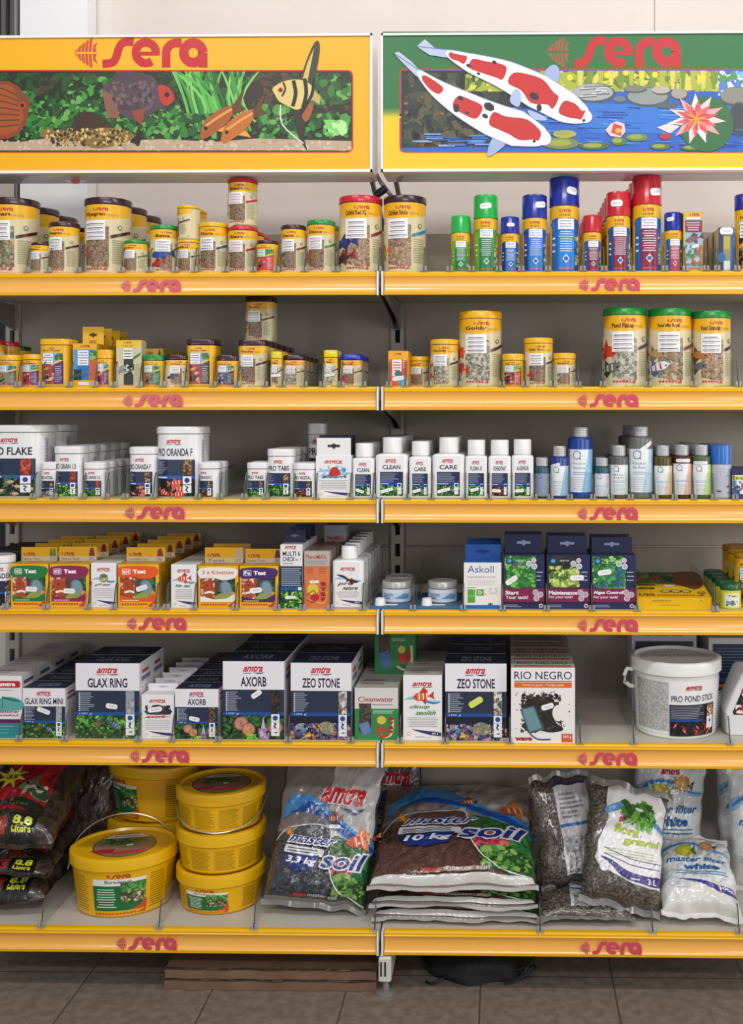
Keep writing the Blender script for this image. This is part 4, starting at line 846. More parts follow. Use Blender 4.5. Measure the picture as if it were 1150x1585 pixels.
def f_low(a):
    c = Cv(a); c.rect(0, 0, 1, 1, '#c9a23a'); c.rect(.0, .0, 1, .74, '#d3c79a'); c.wordmark(.1, .84, .4, .08, '#a8402a'); c.poly([(.7, .8), (.85, 1), (.95, .8)], '#5a4a2a'); return c
put(2, 222, 252, 540, lambda w, d, h: carton(w, d, h, f_low, 'food_carton', '#c9a63c'), 'low yellow carton behind the green lidded jar', 'carton', 4, 'low yellow cartons in a row', yf=.10, dep=.06)
put(2, 224, 258, 550, old('Phyto', '', '#7a6a4a', '#1f7a4a', LG, .5, 24, .7, .18, '#5fae6a'), 'small green lidded jar on the second shelf', 'jar', 1, G1, yf=.014)
put(2, 258, 294, 550, fan('Wels', 'dgran', '#4a4a44', (('f', .32, .35, .4, .3, '#2f3434', '#1f2222', None),), LB, .5, 25, .6, .08, lidh=.16), 'small brown lidded jar with dark catfish', 'jar', 1, G1, yf=.014)
put(2, 293, 339, 527, old('Immun Chips', '', '#b0283a', '#46403e', LB, 1, 26, .45, .12), 'medium brown lidded angular tub with red panel', 'tub', 1, G1)
put(2, 337, 372, 551, old('Micron', '', '#3f5a9a', '#4a3a34', LB, .5, 27, .6, .17), 'small brown lidded jar with blue picture', 'jar', 1, G1, yf=.014)
vp = put(2, 372, 417, 528, fan('Vipachips', 'dgran', BRN, (('f', .17, .42, .3, .1, '#8f9aa8', '#6a7480', '#3a3f48'), ('f', .14, .24, .3, .5, '#d89a3a', '#b8602a', '#2a2018')), LB, .8, 28, .5, -.05, lidh=.12), 'medium brown lidded chip food tub, second shelf', 'tub', 5, G1)
ontop(vp[1], 'brown lidded chip food tub stacked alone above the row', grp=G1)
put(2, 420, 438, 545, fan('Tabs', 'brown', BRN, (), '#e2c81c', .4, 29, .6, lidh=.2, pill=(.45, .38, .42, .11, .08), body='#e0c04a'), 'slim yellow lidded jar with tilted price sticker', 'jar', 3, G1, yf=.012)
put(2, 440, 474, 551, fan('Chips', 'grey', BRN, (), LB, .5, 30, .6, lidh=.15), 'small brown lidded jar of grey chips', 'jar', 4, G1)
put(2, 502, 524, 543, fan('Tablets', 'grey', BRN, (), '#e2c81c', .4, 31, .4, lidh=.2, pill=(.45, .38, .38, .11, .15), body='#e0c04a'), 'slim square yellow lidded jar beside the blue lid', 'jar', 2, G1)
put(2, 528, 562, 550, fan('Krill', 'brown', BRN, (('f', .25, .3, .3, .5, '#c03a34', '#a82a2a', None), ('f', .3, .18, .26, -.4, '#d0504a', '#b03a3a', None)), '#1428b0', .5, 32, .55, lidh=.17), 'small tub with a bright blue lid', 'tub', 3, G1)
# ---- second shelf, right bay
def f_or(a):
    c = Cv(a); c.rect(0, 0, 1, 1, '#eda81c'); c.wordmark(.25, .88, .4, .06, '#b0402a'); c.rect(.06, .03, .9, .74, '#e25a2c'); c.rect(.2, .3, .46, .46, '#f2eeee'); c.lines(.24, .34, .38, .38, 5, '#b8505a', 2, .4, .2, True); c.rect(.5, .03, .46, .25, '#4f9ad0'); c.ell(.5, .36, .1, .1, '#1f7a6a'); c.lines(.72, .5, .2, .28, 5, '#f4c0a8', 4, .4, .3); sticker(c, .5, .24, .34, .12, .12); return c
put(2, 601, 632, 544, lambda w, d, h: carton(w, d, h, f_or, 'food_carton', '#e0a41a'), 'small orange carton at the start of right bay', 'carton', 3, 'small orange cartons', dep=.036)
put(2, 633, 665, 553, fan('Goldy', 'brown', BRN, (), LY, .4, 33, None, lidh=.15), 'smallest shaded yellow jar beside the orange carton', 'jar', 1, G1, yf=.06)
GF = ('f', .12, .48, .26, .3, '#d8502c', '#c03a22', None); GF2 = ('f', .14, .24, .28, -.2, '#d8462c', '#c83a28', None)
put(2, 666, 710, 527, fan('Goldy', 'grey', BRN, (GF, GF2), LY, .7, 34, None, lidh=.115), 'medium yellow lidded goldfish flake tub', 'tub', 1, G1)
put(2, 710, 777, 485, fan('Goldy', 'grey', BRN, (('f', .15, .48, .34, .35, '#d8502c', '#c03a22', None), ('f', .15, .26, .32, -.2, '#d8462c', '#c83a28', None)), LY, 1.3, 35, None, 0, lidh=.10), 'large yellow lidded goldfish flake tub, second shelf', 'tub', 1, G1)
put(2, 777, 811, 549, old('Gold', '', '#8a3a4a', '#b0402a', LY, .6, 36, None, .2, '#8fc07a'), 'small yellow lidded jar right of largest yellow tub', 'jar', 1, G1)
put(2, 811, 856, 525, fan('Goldy Gran', 'dgran', BRN, (('f', .3, .26, .24, .2, '#d03a2c', '#c03028', None),), LY, .8, 37, None, 0, lidh=.115), 'medium yellow lidded red granule tub', 'tub', 1, G1)
put(2, 856, 891, 548, fan('Axolotl', 'dgran', BRN, (('f', .3, .3, .26, .5, '#c8d0d4', '#8a949c', None),), LY, .5, 38, None, 0, lidh=.18), 'small yellow lidded jar at end of yellow tubs', 'jar', 1, G1)
put(2, 933, 1001, 480, fan('Pond Flakes', 'grey', '#3f2a6a', (('d', .16, .5, .36, 2.9, '#cf3c28', '#b83020', None), ('f', .2, .25, .42, 3.3, '#6a6a66', '#3a3a3a', '#c8c8c4')), LG, 1.4, 39, None, .0, lidh=.095), 'tall green lidded pond tub with red fish', 'tub', 1, G1)
put(2, 1003, 1071, 481, fan('Pond Mix Royal', 'mix', '#7a2232', (('f', .2, .46, .4, 3.2, '#b0906a', '#8a6a4a', None), ('f', .24, .26, .42, 3.4, '#e4e4ea', '#2f6aa8', '#c8303a')), LG, 1.4, 40, None, .0, lidh=.095), 'tall green lidded pond tub with white spotted carp', 'tub', 1, G1)
put(2, 1071, 1131, 485, fan('Pond Granulat', 'stick', BRN, (('f', .18, .46, .42, 3.1, '#b8763a', '#6a3a22', None), ('f', .16, .28, .36, 3.3, '#6a6a70', '#4a4a50', None)), LG, 1.4, 41, None, .0, lidh=.095), 'green lidded pond granule tub, slightly shorter', 'tub', 1, G1)
# ---- third shelf, left bay: white tubs
G3 = 'white lidded fish food tubs'
def wt(nm, kind, food, k=1, seed=1, lidh=.115, sx=0, c=.62, pill=None): return lambda w, d, h: tub(w, d, h, lambda a: cv_tub(a, nm, kind, food, k, seed, sx), WHT, '#e6e6e8', c, lidh, 1.05)
put(3, -26, 65, 658, wt('PRO FLAKE', 'pale', RP, 1.2, 1, .10), 'large white flake tub at left end, third shelf', 'tub', 2, G3, dep=.12)
put(3, 66.5, 92, 715, wt('PRO NATURAL', 'coral', BP, .4, 2, .2), 'small white tub with violet picture', 'tub', 1, G3, yf=.018)
put(3, 89, 134, 690, wt('PRO GRAIN 1.5', 'green', RP, .7, 3, .145), 'medium white grain tub, third shelf', 'tub', 6, G3, yf=.018)
put(3, 133, 167, 715, wt('PRO GRAIN 1.5', 'green', RP, .5, 4, .19), 'small white grain tub, third shelf', 'tub', 5, G3, yf=.018)
put(3, 204, 248, 691, wt('PRO ORANDA F', 'redfish', BP, .7, 5, .145), 'medium white tub with red fish on black', 'tub', 1, G3, yf=.018)
put(3, 248, 321, 660, wt('PRO ORANDA F', 'redfish', BP, 1.2, 6, .10), 'large white tub with red fish on black', 'tub', 1, G3, yf=.016)
put(3, 310, 343, 715, wt('PRO ORANDA C', 'brown', BP, .5, 7, .18, -.12), 'small white tub before the shelf gap', 'tub', 2, G3, yf=.010)
put(3, 384, 417, 715, wt('PRO TABS', 'green', BP, .5, 8, .18), 'small white tablet tub with green foot', 'tub', 2, G3)
put(3, 416, 459, 694, wt('PRO TABS', 'green', BP, .7, 9, .15), 'medium white tablet tub with green foot', 'tub', 3, G3)
put(3, 456, 490, 716, wt('PRO VEGETAL', 'brown', BP, .5, 10, .18), 'small white tub with yellow leaf picture', 'tub', 2, G3, yf=.014)
put(3, 489, 544, 705, lambda w, d, h: carton(w, d, h, lambda a: cv_white(a, ['clean'], '#1f7a9c', 'splash', 1, 3), 'filter_carton', '#e8e6e8', tabs=(W(0, 678, .022)[1]-SZ[3]-h, '#ecebec', None, .96, .96, '#2a2a30')), 'white carton with hang slot and red splash', 'carton', 1, None, dep=.045)
def f_navy(a): return Cv(a).rect(0, 0, 1, 1, '#1c2238')
put(3, 494, 545, 674, lambda w, d, h: carton(w, d, h, f_navy, 'filter_carton', '#1a2036'), 'dark navy carton behind the white splash carton', 'carton', 1, None, yf=.075, dep=.05)
put(3, 478, 506, 655, wt('PRO', 'dark', BP, .4, 12, .16), 'grey shaded tub peeking above the splash carton', 'tub', 1, None, yf=.17)
G3b = 'white water care bottles'
def wb(nm, kind, capw, k=1, seed=1, sh=.68, nk=.745, px=(.34, .17), an=.25): return lambda w, d, h: flask(w, d, h, lambda a: cv_bott(a, nm, kind, k, seed, (px[0], px[1], .34 if capw < .7 else .24, .085, an)), capw, WHT, '#ededee', 'care_bottle', sh, nk)
SM, LG_ = .80, .60
put(3, 545, 579, 686, wb('CLEAN', 'green', SM, .5, 1, an=-.3), 'small white clean bottle beside the splash carton', 'bottle', 7, G3b, dep=.042)
put(3, 581, 631, 677, wb('CLEAN', 'green', LG_, .8, 2), 'wide white clean bottle standing over the joint', 'bottle', 7, G3b, dep=.046)
put(3, 633, 667, 683, wb('CARE', 'plants', SM, .5, 3), 'small white care bottle right of the joint', 'bottle', 6, G3b, dep=.042)
put(3, 669, 719, 677, wb('CARE', 'plants', LG_, .8, 4), 'wide white care bottle, third shelf', 'bottle', 5, G3b, dep=.046)
put(3, 720, 754, 681, wb('FLORA X', 'green', SM, .5, 5, px=(.42, .2)), 'small white plant food bottle', 'bottle', 3, G3b, dep=.042)
put(3, 756, 791, 681, wb('EICHENEXTRAKT', 'brown', SM, .5, 6, an=-.05), 'small white bottle with brown picture', 'bottle', 2, G3b, dep=.042)
put(3, 792, 826, 680, wb('ALGENKUR', 'green', SM, .5, 7, an=.05), 'small white algae bottle beside the teal one', 'bottle', 2, G3b, dep=.042)
SIL = mat('#c6c6c8', .32, .35)
G3c = 'round screw capped additive bottles'
def aq(body, lab, txt, capw, sh, nk, lay, pill=None, tr=0, fill='#e9eef4', rim=12): return lambda w, d, h: flask(w, d, h, lambda a: cv_aqua(a, lab, txt, None, pill, 1, fill), capw, body, '#bbb', 'additive_bottle', sh, nk, 1.0, None, lay, 0, 18, SIL, 5)
MIDL = (.745, .79, (.02, .72))
put(3, 828, 850, 708, aq('#0f4a5c', '#8f9ab4', [], .84, .74, .79, (.02, .72), None, 0, '#8f9ab8'), 'small teal bottle with grey blue label', 'bottle', 2, G3c)
put(3, 852, 880, 690, aq('#14398a', '#9cc4e4', [], .72, .76, .80, (.02, .73), (.3, .86, .32, .085, .25)), 'blue bottle with sticker below its silver cap', 'bottle', 1, G3c)
put(3, 881, 917, 661, aq('#103c94', '#8cc0ea', ['Acqua', 'Amica'], .62, .82, .86, (.05, .80)), 'tall blue bottle with pale label, third shelf', 'bottle', 2, G3c)
put(3, 920, 943, 708, aq('#0f4a5c', '#d8dce8', [], .84, .74, .79, (.02, .72), None, 0, '#dfe2ec'), 'small teal bottle with whitish label', 'bottle', 2, G3c)
put(3, 944, 972, 689, aq('#55585a', '#d4e6dc', ['Bio', 'Activ'], .72, .76, .80, (.04, .74)), 'clear grey bottle before the tallest clear one', 'bottle', 4, G3c)
put(3, 973, 1010, 660, aq('#6a6c6a', '#bcd8ea', ['Fitofol', 'Bio Activ'], .62, .82, .86, (.05, .80), (.62, .9, .3, .07, .6)), 'tallest clear bottle with tilted sticker, third shelf', 'bottle', 5, G3c)
put(3, 1012, 1040, 689, aq('#4e4216', '#e8c8a0', [], .72, .76, .80, (.04, .72)), 'olive bottle with peach edged label', 'bottle', 3, G3c)
put(3, 1041, 1070, 688, aq('#4a1f18', '#e8b8a8', [], .72, .76, .80, (.04, .76), (.5, .93, .42, .09, 0)), 'red brown bottle with pink edged label', 'bottle', 3, G3c)
put(3, 1071, 1100, 688, aq('#4a6040', '#c4e08c', [], .72, .76, .80, (.04, .74), (.4, .9, .42, .08, 0)), 'green bottle with lime edged label', 'bottle', 6, G3c)
def cv_can(a): 
    c = Cv(a); c.rect(0, 0, 1, 1, '#b9bccb'); c.ell(.68, .82, .05, .05, '#8fa0c8'); c.ell(.68, .82, .035, .035, '#b9bccb'); c.text('Acqua', .6, .68, .2, .06, '#4a5a8c', 0); c.fish(.66, .35, .14, .2, '#5a3a44', '#8a3a34'); c.rect(.3, .18, .14, .04, '#3a3a44'); c.rect(.62, .14, .18, .025, '#5a5a68'); return c
put(3, 1100, 1132, 688, lambda w, d, h: spray(w, d, h, cv_can, '#2a6cc4', .36, None, 'spray_can', '#b9bccb', 1.02), 'silver can with bright blue cap', 'can', 4, 'blue capped silver cans')
def f_nv(a):
    c = Cv(a); c.rect(0, 0, 1, 1, '#e6e4ea'); c.rect(0, .78, 1, .22, '#1a2150'); c.rect(0, .62, 1, .12, '#c9c82a'); c.text('Tec', .1, .64, .5, .07, '#2a6a3a', .02); c.ell(.55, .42, .16, .13, '#cf3a34'); c.grit(0, .1, .4, .5, ['#2a6a8a', '#3a3f7a', '#6aa0b8'], 20, .06, 2); c.rect(0, 0, 1, .16, '#2a2f6a'); return c
put(3, 1133, 1172, 724, lambda w, d, h: carton(w, d, h, f_nv, 'food_carton', '#1a2150'), 'navy topped carton cut by the right edge', 'carton', 1, None, dep=.09)
# ---- fourth shelf, left bay
put(4, -18, 23, 858, lambda w, d, h: tub(w, d, h, lambda a: cv_tub(a, 'PRO INDEX', 'dark', BP, .5, 3, .12), WHT, '#e6e6e8', None, .15), 'white lidded tub left of the green test kit', 'tub', 1, None, yf=.016)
put(4, -14, 41, 852, lambda w, d, h: carton(w, d, h, f_navy, 'flat_carton', '#1d1e24', top=lambda a: Cv(a).rect(0, 0, 1, 1, '#23242a').lines(.1, .3, .6, .3, 3, '#3a3c44', 2)), 'black flat topped carton behind the white tub', 'carton', 1, None, yf=.085, dep=.16)
GT = 'yellow water test kits'
TABP = lambda px, h, sh=4: W(0, px, .07)[1]-SZ[sh]-h
def test(col, sym, word, tabw, shape, tabpx, pill=None, dark=True, seed=1): return lambda w, d, h: carton(w, d, h, lambda a: cv_test(a, col, sym, word, pill, dark, seed), 'test_kit', '#c6951a', top=lambda a: Cv(a).rect(0, 0, 1, 1, '#cf9d16').text('sera', .3, .3, .4, .3, '#a8702a', .02), side=lambda a: Cv(a).rect(0, 0, 1, 1, '#c9960f').lines(.2, .2, .6, .6, 9, '#a8780c', 2), tabs=(TABP(tabpx, h), '#e0ac14', lambda a: cv_tab(a, tabw, shape), .30, .97, None))
put(4, 17, 75, 873, test('#1f7a3a', 'NO2', 'Test', 'Nitrit-Test', (2, '#4a8a2a'), 847, (.55, .42, .28, .12, -.03), True, 1), 'green fronted nitrite test kit', 'test kit', 4, GT, dep=.072)
put(4, 77, 138, 873, test('#8f1f58', 'NO3', 'Test', 'Nitrat-Test', (1, '#8f1f4a'), 846, (.5, .38, .28, .12, -.03), True, 2), 'magenta fronted nitrate test kit', 'test kit', 5, GT, dep=.072)
put(4, 141, 180, 871, lambda w, d, h: carton(w, d, h, lambda a: cv_white(a, ['pH test'], '#4a4a54', 'ph', .8, 4), 'test_carton', '#dcdcdc'), 'white test carton between magenta and orange kits', 'carton', 4, 'small white test cartons', dep=.055)
put(4, 183, 246, 873, test('#ea5a14', 'kH', 'Test', 'Carbonathärte-Test', (1, '#8f2f2a'), 847, (.58, .45, .28, .12, .3), True, 3), 'orange fronted hardness test kit', 'test kit', 5, GT, dep=.072)
put(4, 265, 304, 873, lambda w, d, h: carton(w, d, h, lambda a: cv_white(a, ['Nitr. test'], '#3a7a4a', 'nemo', .8, 5), 'test_carton', '#dcdcdc'), 'white test carton with orange clownfish', 'carton', 6, 'small white test cartons', dep=.056)
put(4, 307, 369, 875, test('#f0ece6', '', '3 x Küvetten', 'Test', (2, '#b0bcc0'), 847, None, False, 4), 'white fronted spare vial kit in yellow carton', 'test kit', 2, GT, dep=.072)
put(4, 371, 431, 875, test('#4a2468', 'Fe', 'Test', 'Eisen-Test', (1, '#6a2a4a'), 849, (.42, .42, .3, .13, .1), True, 5), 'purple fronted iron test kit', 'test kit', 1, GT, dep=.072)
def f_multi(a):
    c = Cv(a); c.rect(0, 0, 1, 1, '#ecebee'); c.swash(.2, .92, .55, .07); c.text('MULTI 6', .1, .82, .8, .075, '#2a2f50', .02); c.text('CHECK', .1, .735, .56, .07, '#2a2f50', .02); c.text('in 1', .7, .74, .22, .05, '#2a2f50', 0); c.lines(.1, .69, .75, .02, 1, '#555', 2)
    c.rect(0, .0, 1, .66, '#222e4a'); c.lines(.04, .34, .92, .3, 9, '#8f9cb4', 3, .5, .1); c.rect(0, .285, 1, .04, '#1f5aa8'); c.rect(.8, .27, .16, .06, '#eef'); pic(c, 0, 0, 1, .28, 'green', 4, .7); sticker(c, .46, .17, .17, .05, .05); return c
put(4, 434, 468, 842, lambda w, d, h: carton(w, d, h, f_multi, 'test_carton', '#e2e0e4', tabs=(W(0, 820, .05)[1]-SZ[4]-h, '#1c2444', None, .35, .98, '#5a6a9a')), 'slim white and navy strip test carton', 'carton', 3, 'slim white and navy cartons', dep=.062)
EDGES[-1] = (4, 469, EDGES[-1][2])
def f_pleno(a):
    c = Cv(a); c.rect(0, 0, 1, 1, '#d97a48'); c.rect(0, .74, 1, .26, '#b9b4b0'); c.text('PlenoMAX', .05, .86, .84, .08, '#b84a3a', .02); c.lines(.06, .76, .88, .08, 3, '#8a8684', 2, .35, .1); c.lines(.1, .60, .3, .12, 4, '#8a4a2a', 3, .3, .3); c.lines(.58, .60, .3, .12, 4, '#8a4a2a', 4, .3, .3)
    c.ell(.34, .33, .1, .1, '#e0c83a'); c.ell(.42, .19, .08, .06, '#b8232a'); c.stroke(smooth([(.1, .22), (.25, .28), (.4, .3), (.5, .16), (.3, .1), (.12, .14)], 3, False), .018, '#a83a20'); c.stroke(smooth([(.5, .1), (.8, .1), (.92, .3)], 3, False), .018, '#e8c03a')
    for i, ch in enumerate('wave'): c.text(ch, .64, .12+.09*i, .22, .075, '#a8242c', .05)
    sticker(c, .4, .46, .17, .05, .03); return c
put(4, 471, 510, 852, lambda w, d, h: carton(w, d, h, f_pleno, 'food_carton', '#b7a39a', top=lambda a: Cv(a).rect(0, 0, 1, 1, '#a8938c').lines(.1, .2, .7, .5, 3, '#8a5a52', 2)), 'orange and grey carton with yellow duckling picture', 'carton', 6, 'orange and grey cartons', dep=.058)
def f_wav2(a): return Cv(a).rect(0, 0, 1, 1, '#b9bcc0').rect(0, .55, 1, .4, '#a8a4a8').text('Wave', .15, .1, .7, .3, '#a83a3a', .03)
put(4, 516, 552, 905, lambda w, d, h: carton(w, d, h, f_wav2, 'display_carton', '#a5a6aa'), 'grey carton perched on the orange carton row', 'carton', 1, None, yf=.28, dep=.06, z=SZ[4]+W(0, 852, .022)[1]-SZ[4]) if False else None
put(4, 514, 563, 845, lambda w, d, h: flask(w, d, h, lambda a: cv_white(a, ['pro', 'nature'], '#6a3a34', 'nature', .8, 6, None, '500 ml'), .52, WHT, '#f0f0f0', 'care_bottle', .745, .79), 'wide white bottle with dark fish, fourth shelf', 'bottle', 6, 'wide white bottles in a row', dep=.056)
# trays with tins
def tray(px0, px1, lab, n):
    x0, x1 = W(px0, 0, .012)[0], W(px1, 0, .012)[0]; w = x1-x0
    t = thing('display_tray', 'blue card display tray with white scoop, '+lab+' side by side', 'tray', ((x0+x1)/2, .014, SZ[4]+.0003), 0, 'blue card display trays'); label_ok(t['label'])
    b = MB(); b.bbox(-w/2, w/2, 0, .19, 0, .006, .001); b.build('base', mat('#3f6690', .5), t)
    for xs in (w/2-.001, -w/2): b = MB(); b.prism([(0, .006), (.03, .04), (.19, .045), (.19, .006)], 'x', xs, xs+.001); b.build('side_wall', CLEAR, t)
    b = MB(); b.loft([ring(.0125, .0125, .0125, .0062, x=-w*.27, y=.016), ring(.0105, .0105, .0105, .021, x=-w*.27, y=.016), ring(.006, .006, .006, .023, x=-w*.27, y=.016)]); b.bbox(-w*.27, w*.12, .011, .02, .0062, .0075, .0005); b.build('scoop', mat('#eeeef0', .3), t, 40)
    def cvt(a):
        c = Cv(a); c.rect(0, 0, 1, 1, '#dde1e6'); c.rect(.12, .12, .76, .62, '#c4d6ea'); c.lines(.2, .18, .26, .5, 4, '#5a6a88', 2); c.poly([(.5, .3), (.7, .7), (.85, .5), (.8, .2)], '#6a9aca'); c.text('aqua plants', .5, .2, .3, .2, '#5a6a80', 0); return c
    for k in range(n):
        xx = (x0+x1)/2+.004; r = .034
        j = tub(2*r, 2*r, .047, cvt, '#b4b4b2', '#d4d8dc', None, .34, 1.02, name='tin_jar'); [q for q in j.children if q.name.startswith('lid')][0].data.materials[0] = mat('#bdbdbc', .3, .4)
        j.location = (xx, .014+.012+.03+r+k*.074, SZ[4]+.0065); j['category'] = 'jar'; j['group'] = 'silver lidded tin jars'; j['label'] = label_ok('round silver lidded jar on the '+('left blue tray, front one' if n > 1 and k == 0 else 'left blue tray, the one behind' if n > 1 else 'right blue tray'))
    return t
tray(571, 641, 'left one of two', 2); tray(643, 716, 'right one of two', 1)
EDGES.append((4, 638, 'left display tray')); EDGES.append((4, 716, 'right display tray'))
# ---- fourth shelf, right bay
def f_ask(a):
    c = Cv(a); c.rect(0, 0, 1, 1, '#ece9e6'); c.text('Askoll', .1, .78, .7, .15, '#2a5a9c', .0); c.text('PHOSPHATE STOP', .1, .66, .74, .045, '#7a7a7c', 0)
    c.lines(.1, .5, .8, .12, 3, '#7a7a84', 2, .15, .1); c.lines(.1, .44, .25, .03, 1, '#888', 3)
    for x, y in ((.1, .28), (.33, .28), (.1, .13)): c.rect(x, y, .2, .14, '#58a83a')
    c.text('D', .38, .31, .1, .08, '#ece9e6', .03); c.grit(.55, .3, .35, .15, ['#c2beba', '#d6d2ce'], 22, .015, 3); c.rect(0, 0, 1, .08, '#1a62b8'); c.fish(.7, .1, .1, 0, '#6a5a3a', '#3a3a2a'); return c
put(4, 718, 776, 869, lambda w, d, h: carton(w, d, h, f_ask, 'filter_carton', '#e2e0dc', side=lambda a: Cv(a).rect(0, 0, 1, 1, '#1d55a4'), top=lambda a: Cv(a).rect(0, 0, 1, 1, '#1f5fae'), tabs=(W(0, 843, .04)[1]-SZ[4]-h, '#1a57ac', None, .3, .96, '#0f2f6a')), 'white fronted carton with raised blue hang card', 'carton', 3, 'blue topped filter cartons', dep=.06)
def f_start(t1, t2, kind, seed, pill):
    def f(a):
        c = Cv(a); c.rect(0, 0, 1, 1, '#1a2350'); pic(c, .03, .38, .75, .6, kind, seed, 1.6); c.poly(smooth([(.1, .45), (.3, .7), (.6, .72), (.75, .5), (.5, .4)]), {'plants': '#2f7a3c', 'dark': '#8aa84a', 'green': '#2c7a48'}[kind]); c.grit(.06, .4, .7, .4, {'dark': ['#b8d06a', '#8aa83a', '#d8e090', '#4a6a2a'], 'plants': ['#2f8a3c', '#1f6a34', '#7cc04a'], 'green': ['#2f7a4a', '#4fa05a', '#1f5a3a', '#2a4f9c']}[kind], 90, .03, seed, 1.8)
        c.rect(.07, .84, .16, .1, '#143a6a'); c.ell(.15, .89, .04, .035, '#4aa0d8'); c.text('aquarium', .3, .87, .22, .05, '#cfe0d8', 0)
        for x, y, r in ((.62, .84, .055), (.74, .9, .045), (.75, .79, .055)): c.ell(x, y, r/1, r, '#e8eaf0'); c.ell(x, y, r*.75, r*.75, '#aab4c8' if r > .05 else '#d0a8b0')
        c.rect(0, .13, 1, .25, '#7a1a4c'); c.text(t1, .05, .265, .66 if len(t1) > 6 else .32, .075, '#f2e8ee', .04); c.text(t2, .05, .185, .55, .065, '#e8d8e0', .02)
        for x, y in ((.78, .31), (.9, .27), (.8, .2)): c.ell(x, y, .055, .055, '#d8c8d4'); c.ell(x, y, .04, .04, '#b0a0b4')
        c.ell(.91, .06, .04, .04, '#d8cfe0'); c.ell(.91, .06, .02, .02, '#5a2a4a'); c.lines(.05, .03, .4, .06, 2, '#b8c0d8', seed, .3, .3); c.lines(.8, .5, .16, .22, 3, '#b8c0d8', seed+1, .2, .3)
        sticker(c, *pill); return c
    return f
for a_, e_, t1, t2, kd, sd, pl, tp, lb in ((779, 843, 'Start', 'Your tank!', 'plants', 1, (.2, .53, .25, .1, .6), 826, 'navy aquarium carton with dark green plant picture'), (846, 913, 'Maintenance', 'For your tank!', 'dark', 2, (.7, .58, .26, .1, .05), 828, 'navy aquarium carton with black driftwood picture'), (915, 984, 'Algae Control', 'For your tank!', 'green', 3, (.3, .68, .26, .1, .15), 830, 'navy aquarium carton beside the flat yellow one')):
    put(4, a_, e_, 857, lambda w, d, h: carton(w, d, h, f_start(t1, t2, kd, sd, pl), 'additive_carton', '#161d44', tabs=(W(0, tp, .05)[1]-SZ[4]-h, '#161d48', None, .35, .93, '#8a94b8')), lb, 'carton', 2, 'navy aquarium care cartons', dep=.06)
def f_cat(a): return Cv(a).rect(0, 0, 1, 1, '#e8b80c').lines(.2, .55, .6, .25, 2, '#9a7a14', 2, .3, .6).ell(.86, .72, .04, .08, '#8a6a10').lines(.3, .3, .3, .1, 1, '#9a7a14', 3)
def t_cat(a):
    c = Cv(a); c.rect(0, 0, 1, 1, '#e8b80c'); c.rect(0, .52, 1, .48, '#2c4a24'); c.grit(0, .52, .65, .48, ['#3a6a2a', '#1f3a1c', '#5a8a3a', '#7a4a2a'], 90, .06, 2, 1.8); c.poly(smooth([(.6, .52), (.62, .8), (.7, 1), (1, 1), (1, .52), (.85, .3), (.7, .42)]), '#6a3f22'); c.fish(.1, .72, .3, .2, '#a85a3a', '#7a3a2a')
    c.text('Catappa', .02, .42, .3, .1, '#5a3a14', .05); c.text('Leaves', .03, .30, .26, .1, '#5a3a14', .05)
    for x in (.42, .56, .70): c.ell(x, .22, .06, .06, '#5a4a2a'); c.ell(x, .22, .045, .045, '#c8b07a')
    c.wordmark(.03, .03, .22, .10, '#b0402a'); c.fishrow(.28, .04, .66, .08, 12, '#c05a1c'); c.ell(.9, .16, .05, .05, '#a8842a'); sticker(c, .5, .42, .12, .08, 0); return c
fc_ = put(4, 986, 1101, 921, lambda w, d, h: carton(w, d, h, f_cat, 'flat_carton', '#d8a80c', top=t_cat), 'flat lying yellow carton with leaf picture on top', 'carton', 1, None, dep=.20)[0]; fc_.rotation_euler.x = R(7.5); fc_.location.z += .0131
def cv_grn(a):
    c = Cv(a); c.rect(0, 0, 1, 1, '#d8d23a'); c.rect(.25, .1, .5, .75, '#e8e6d8'); c.ell(.5, .3, .14, .16, '#5a7a7a'); c.text('Tab', .35, .65, .3, .12, '#3a5a3a', .02); c.grit(.3, .12, .4, .3, ['#3a5a5a', '#8aa08a', '#6a8ab0'], 14, .06, 2); return c
put(4, 1114, 1147, 899, lambda w, d, h: tub(w, d, h, cv_grn, '#0e5a3a', '#d8d04a', None, .24), 'small jar with dark green lid, fourth shelf', 'jar', 5, 'small dark green lidded jars')
put(4, 1136, 1180, 851, old('Baby', '', '#8a4a3a', '#a06a3a', '#c8921c', .6, 40, None, .1, '#a88a6a'), 'yellow lidded tub at right edge, fourth shelf', 'tub', 3, None, yf=.05)
# ---- fifth shelf, left bay: cartons
def f_teal(a):
    c = Cv(a); c.rect(0, 0, 1, 1, '#e8e8ea'); c.rrect(.6, .86, .72*a, .11, '#c2202e', 0, .3); c.text('amtra', .38, .83, .45, .06, '#fff', .04); c.lines(.4, .755, .5, .02, 1, '#8a8a94', 2); c.rect(0, .0, 1, .28, '#1f8a8c'); c.poly(smooth([(.2, .56), (.6, .66), (1, .6), (1, .46), (.3, .44)]), '#5fa8a6'); c.stroke([(.5, .64), (.95, .58)], .02, '#1f6a6c'); c.stroke([(.5, .48), (.5, .66), (.9, .6)], .02, '#2f7a7c')
    c.text('natural', .35, .40, .6, .05, '#8a2450', .02, .1); c.text('product', .35, .335, .6, .05, '#8a2450', .02, .1); c.rect(0, .24, 1, .06, '#5a1a52'); c.lines(.1, .05, .7, .16, 3, '#7cc0c0', 2, .2, .2); return c
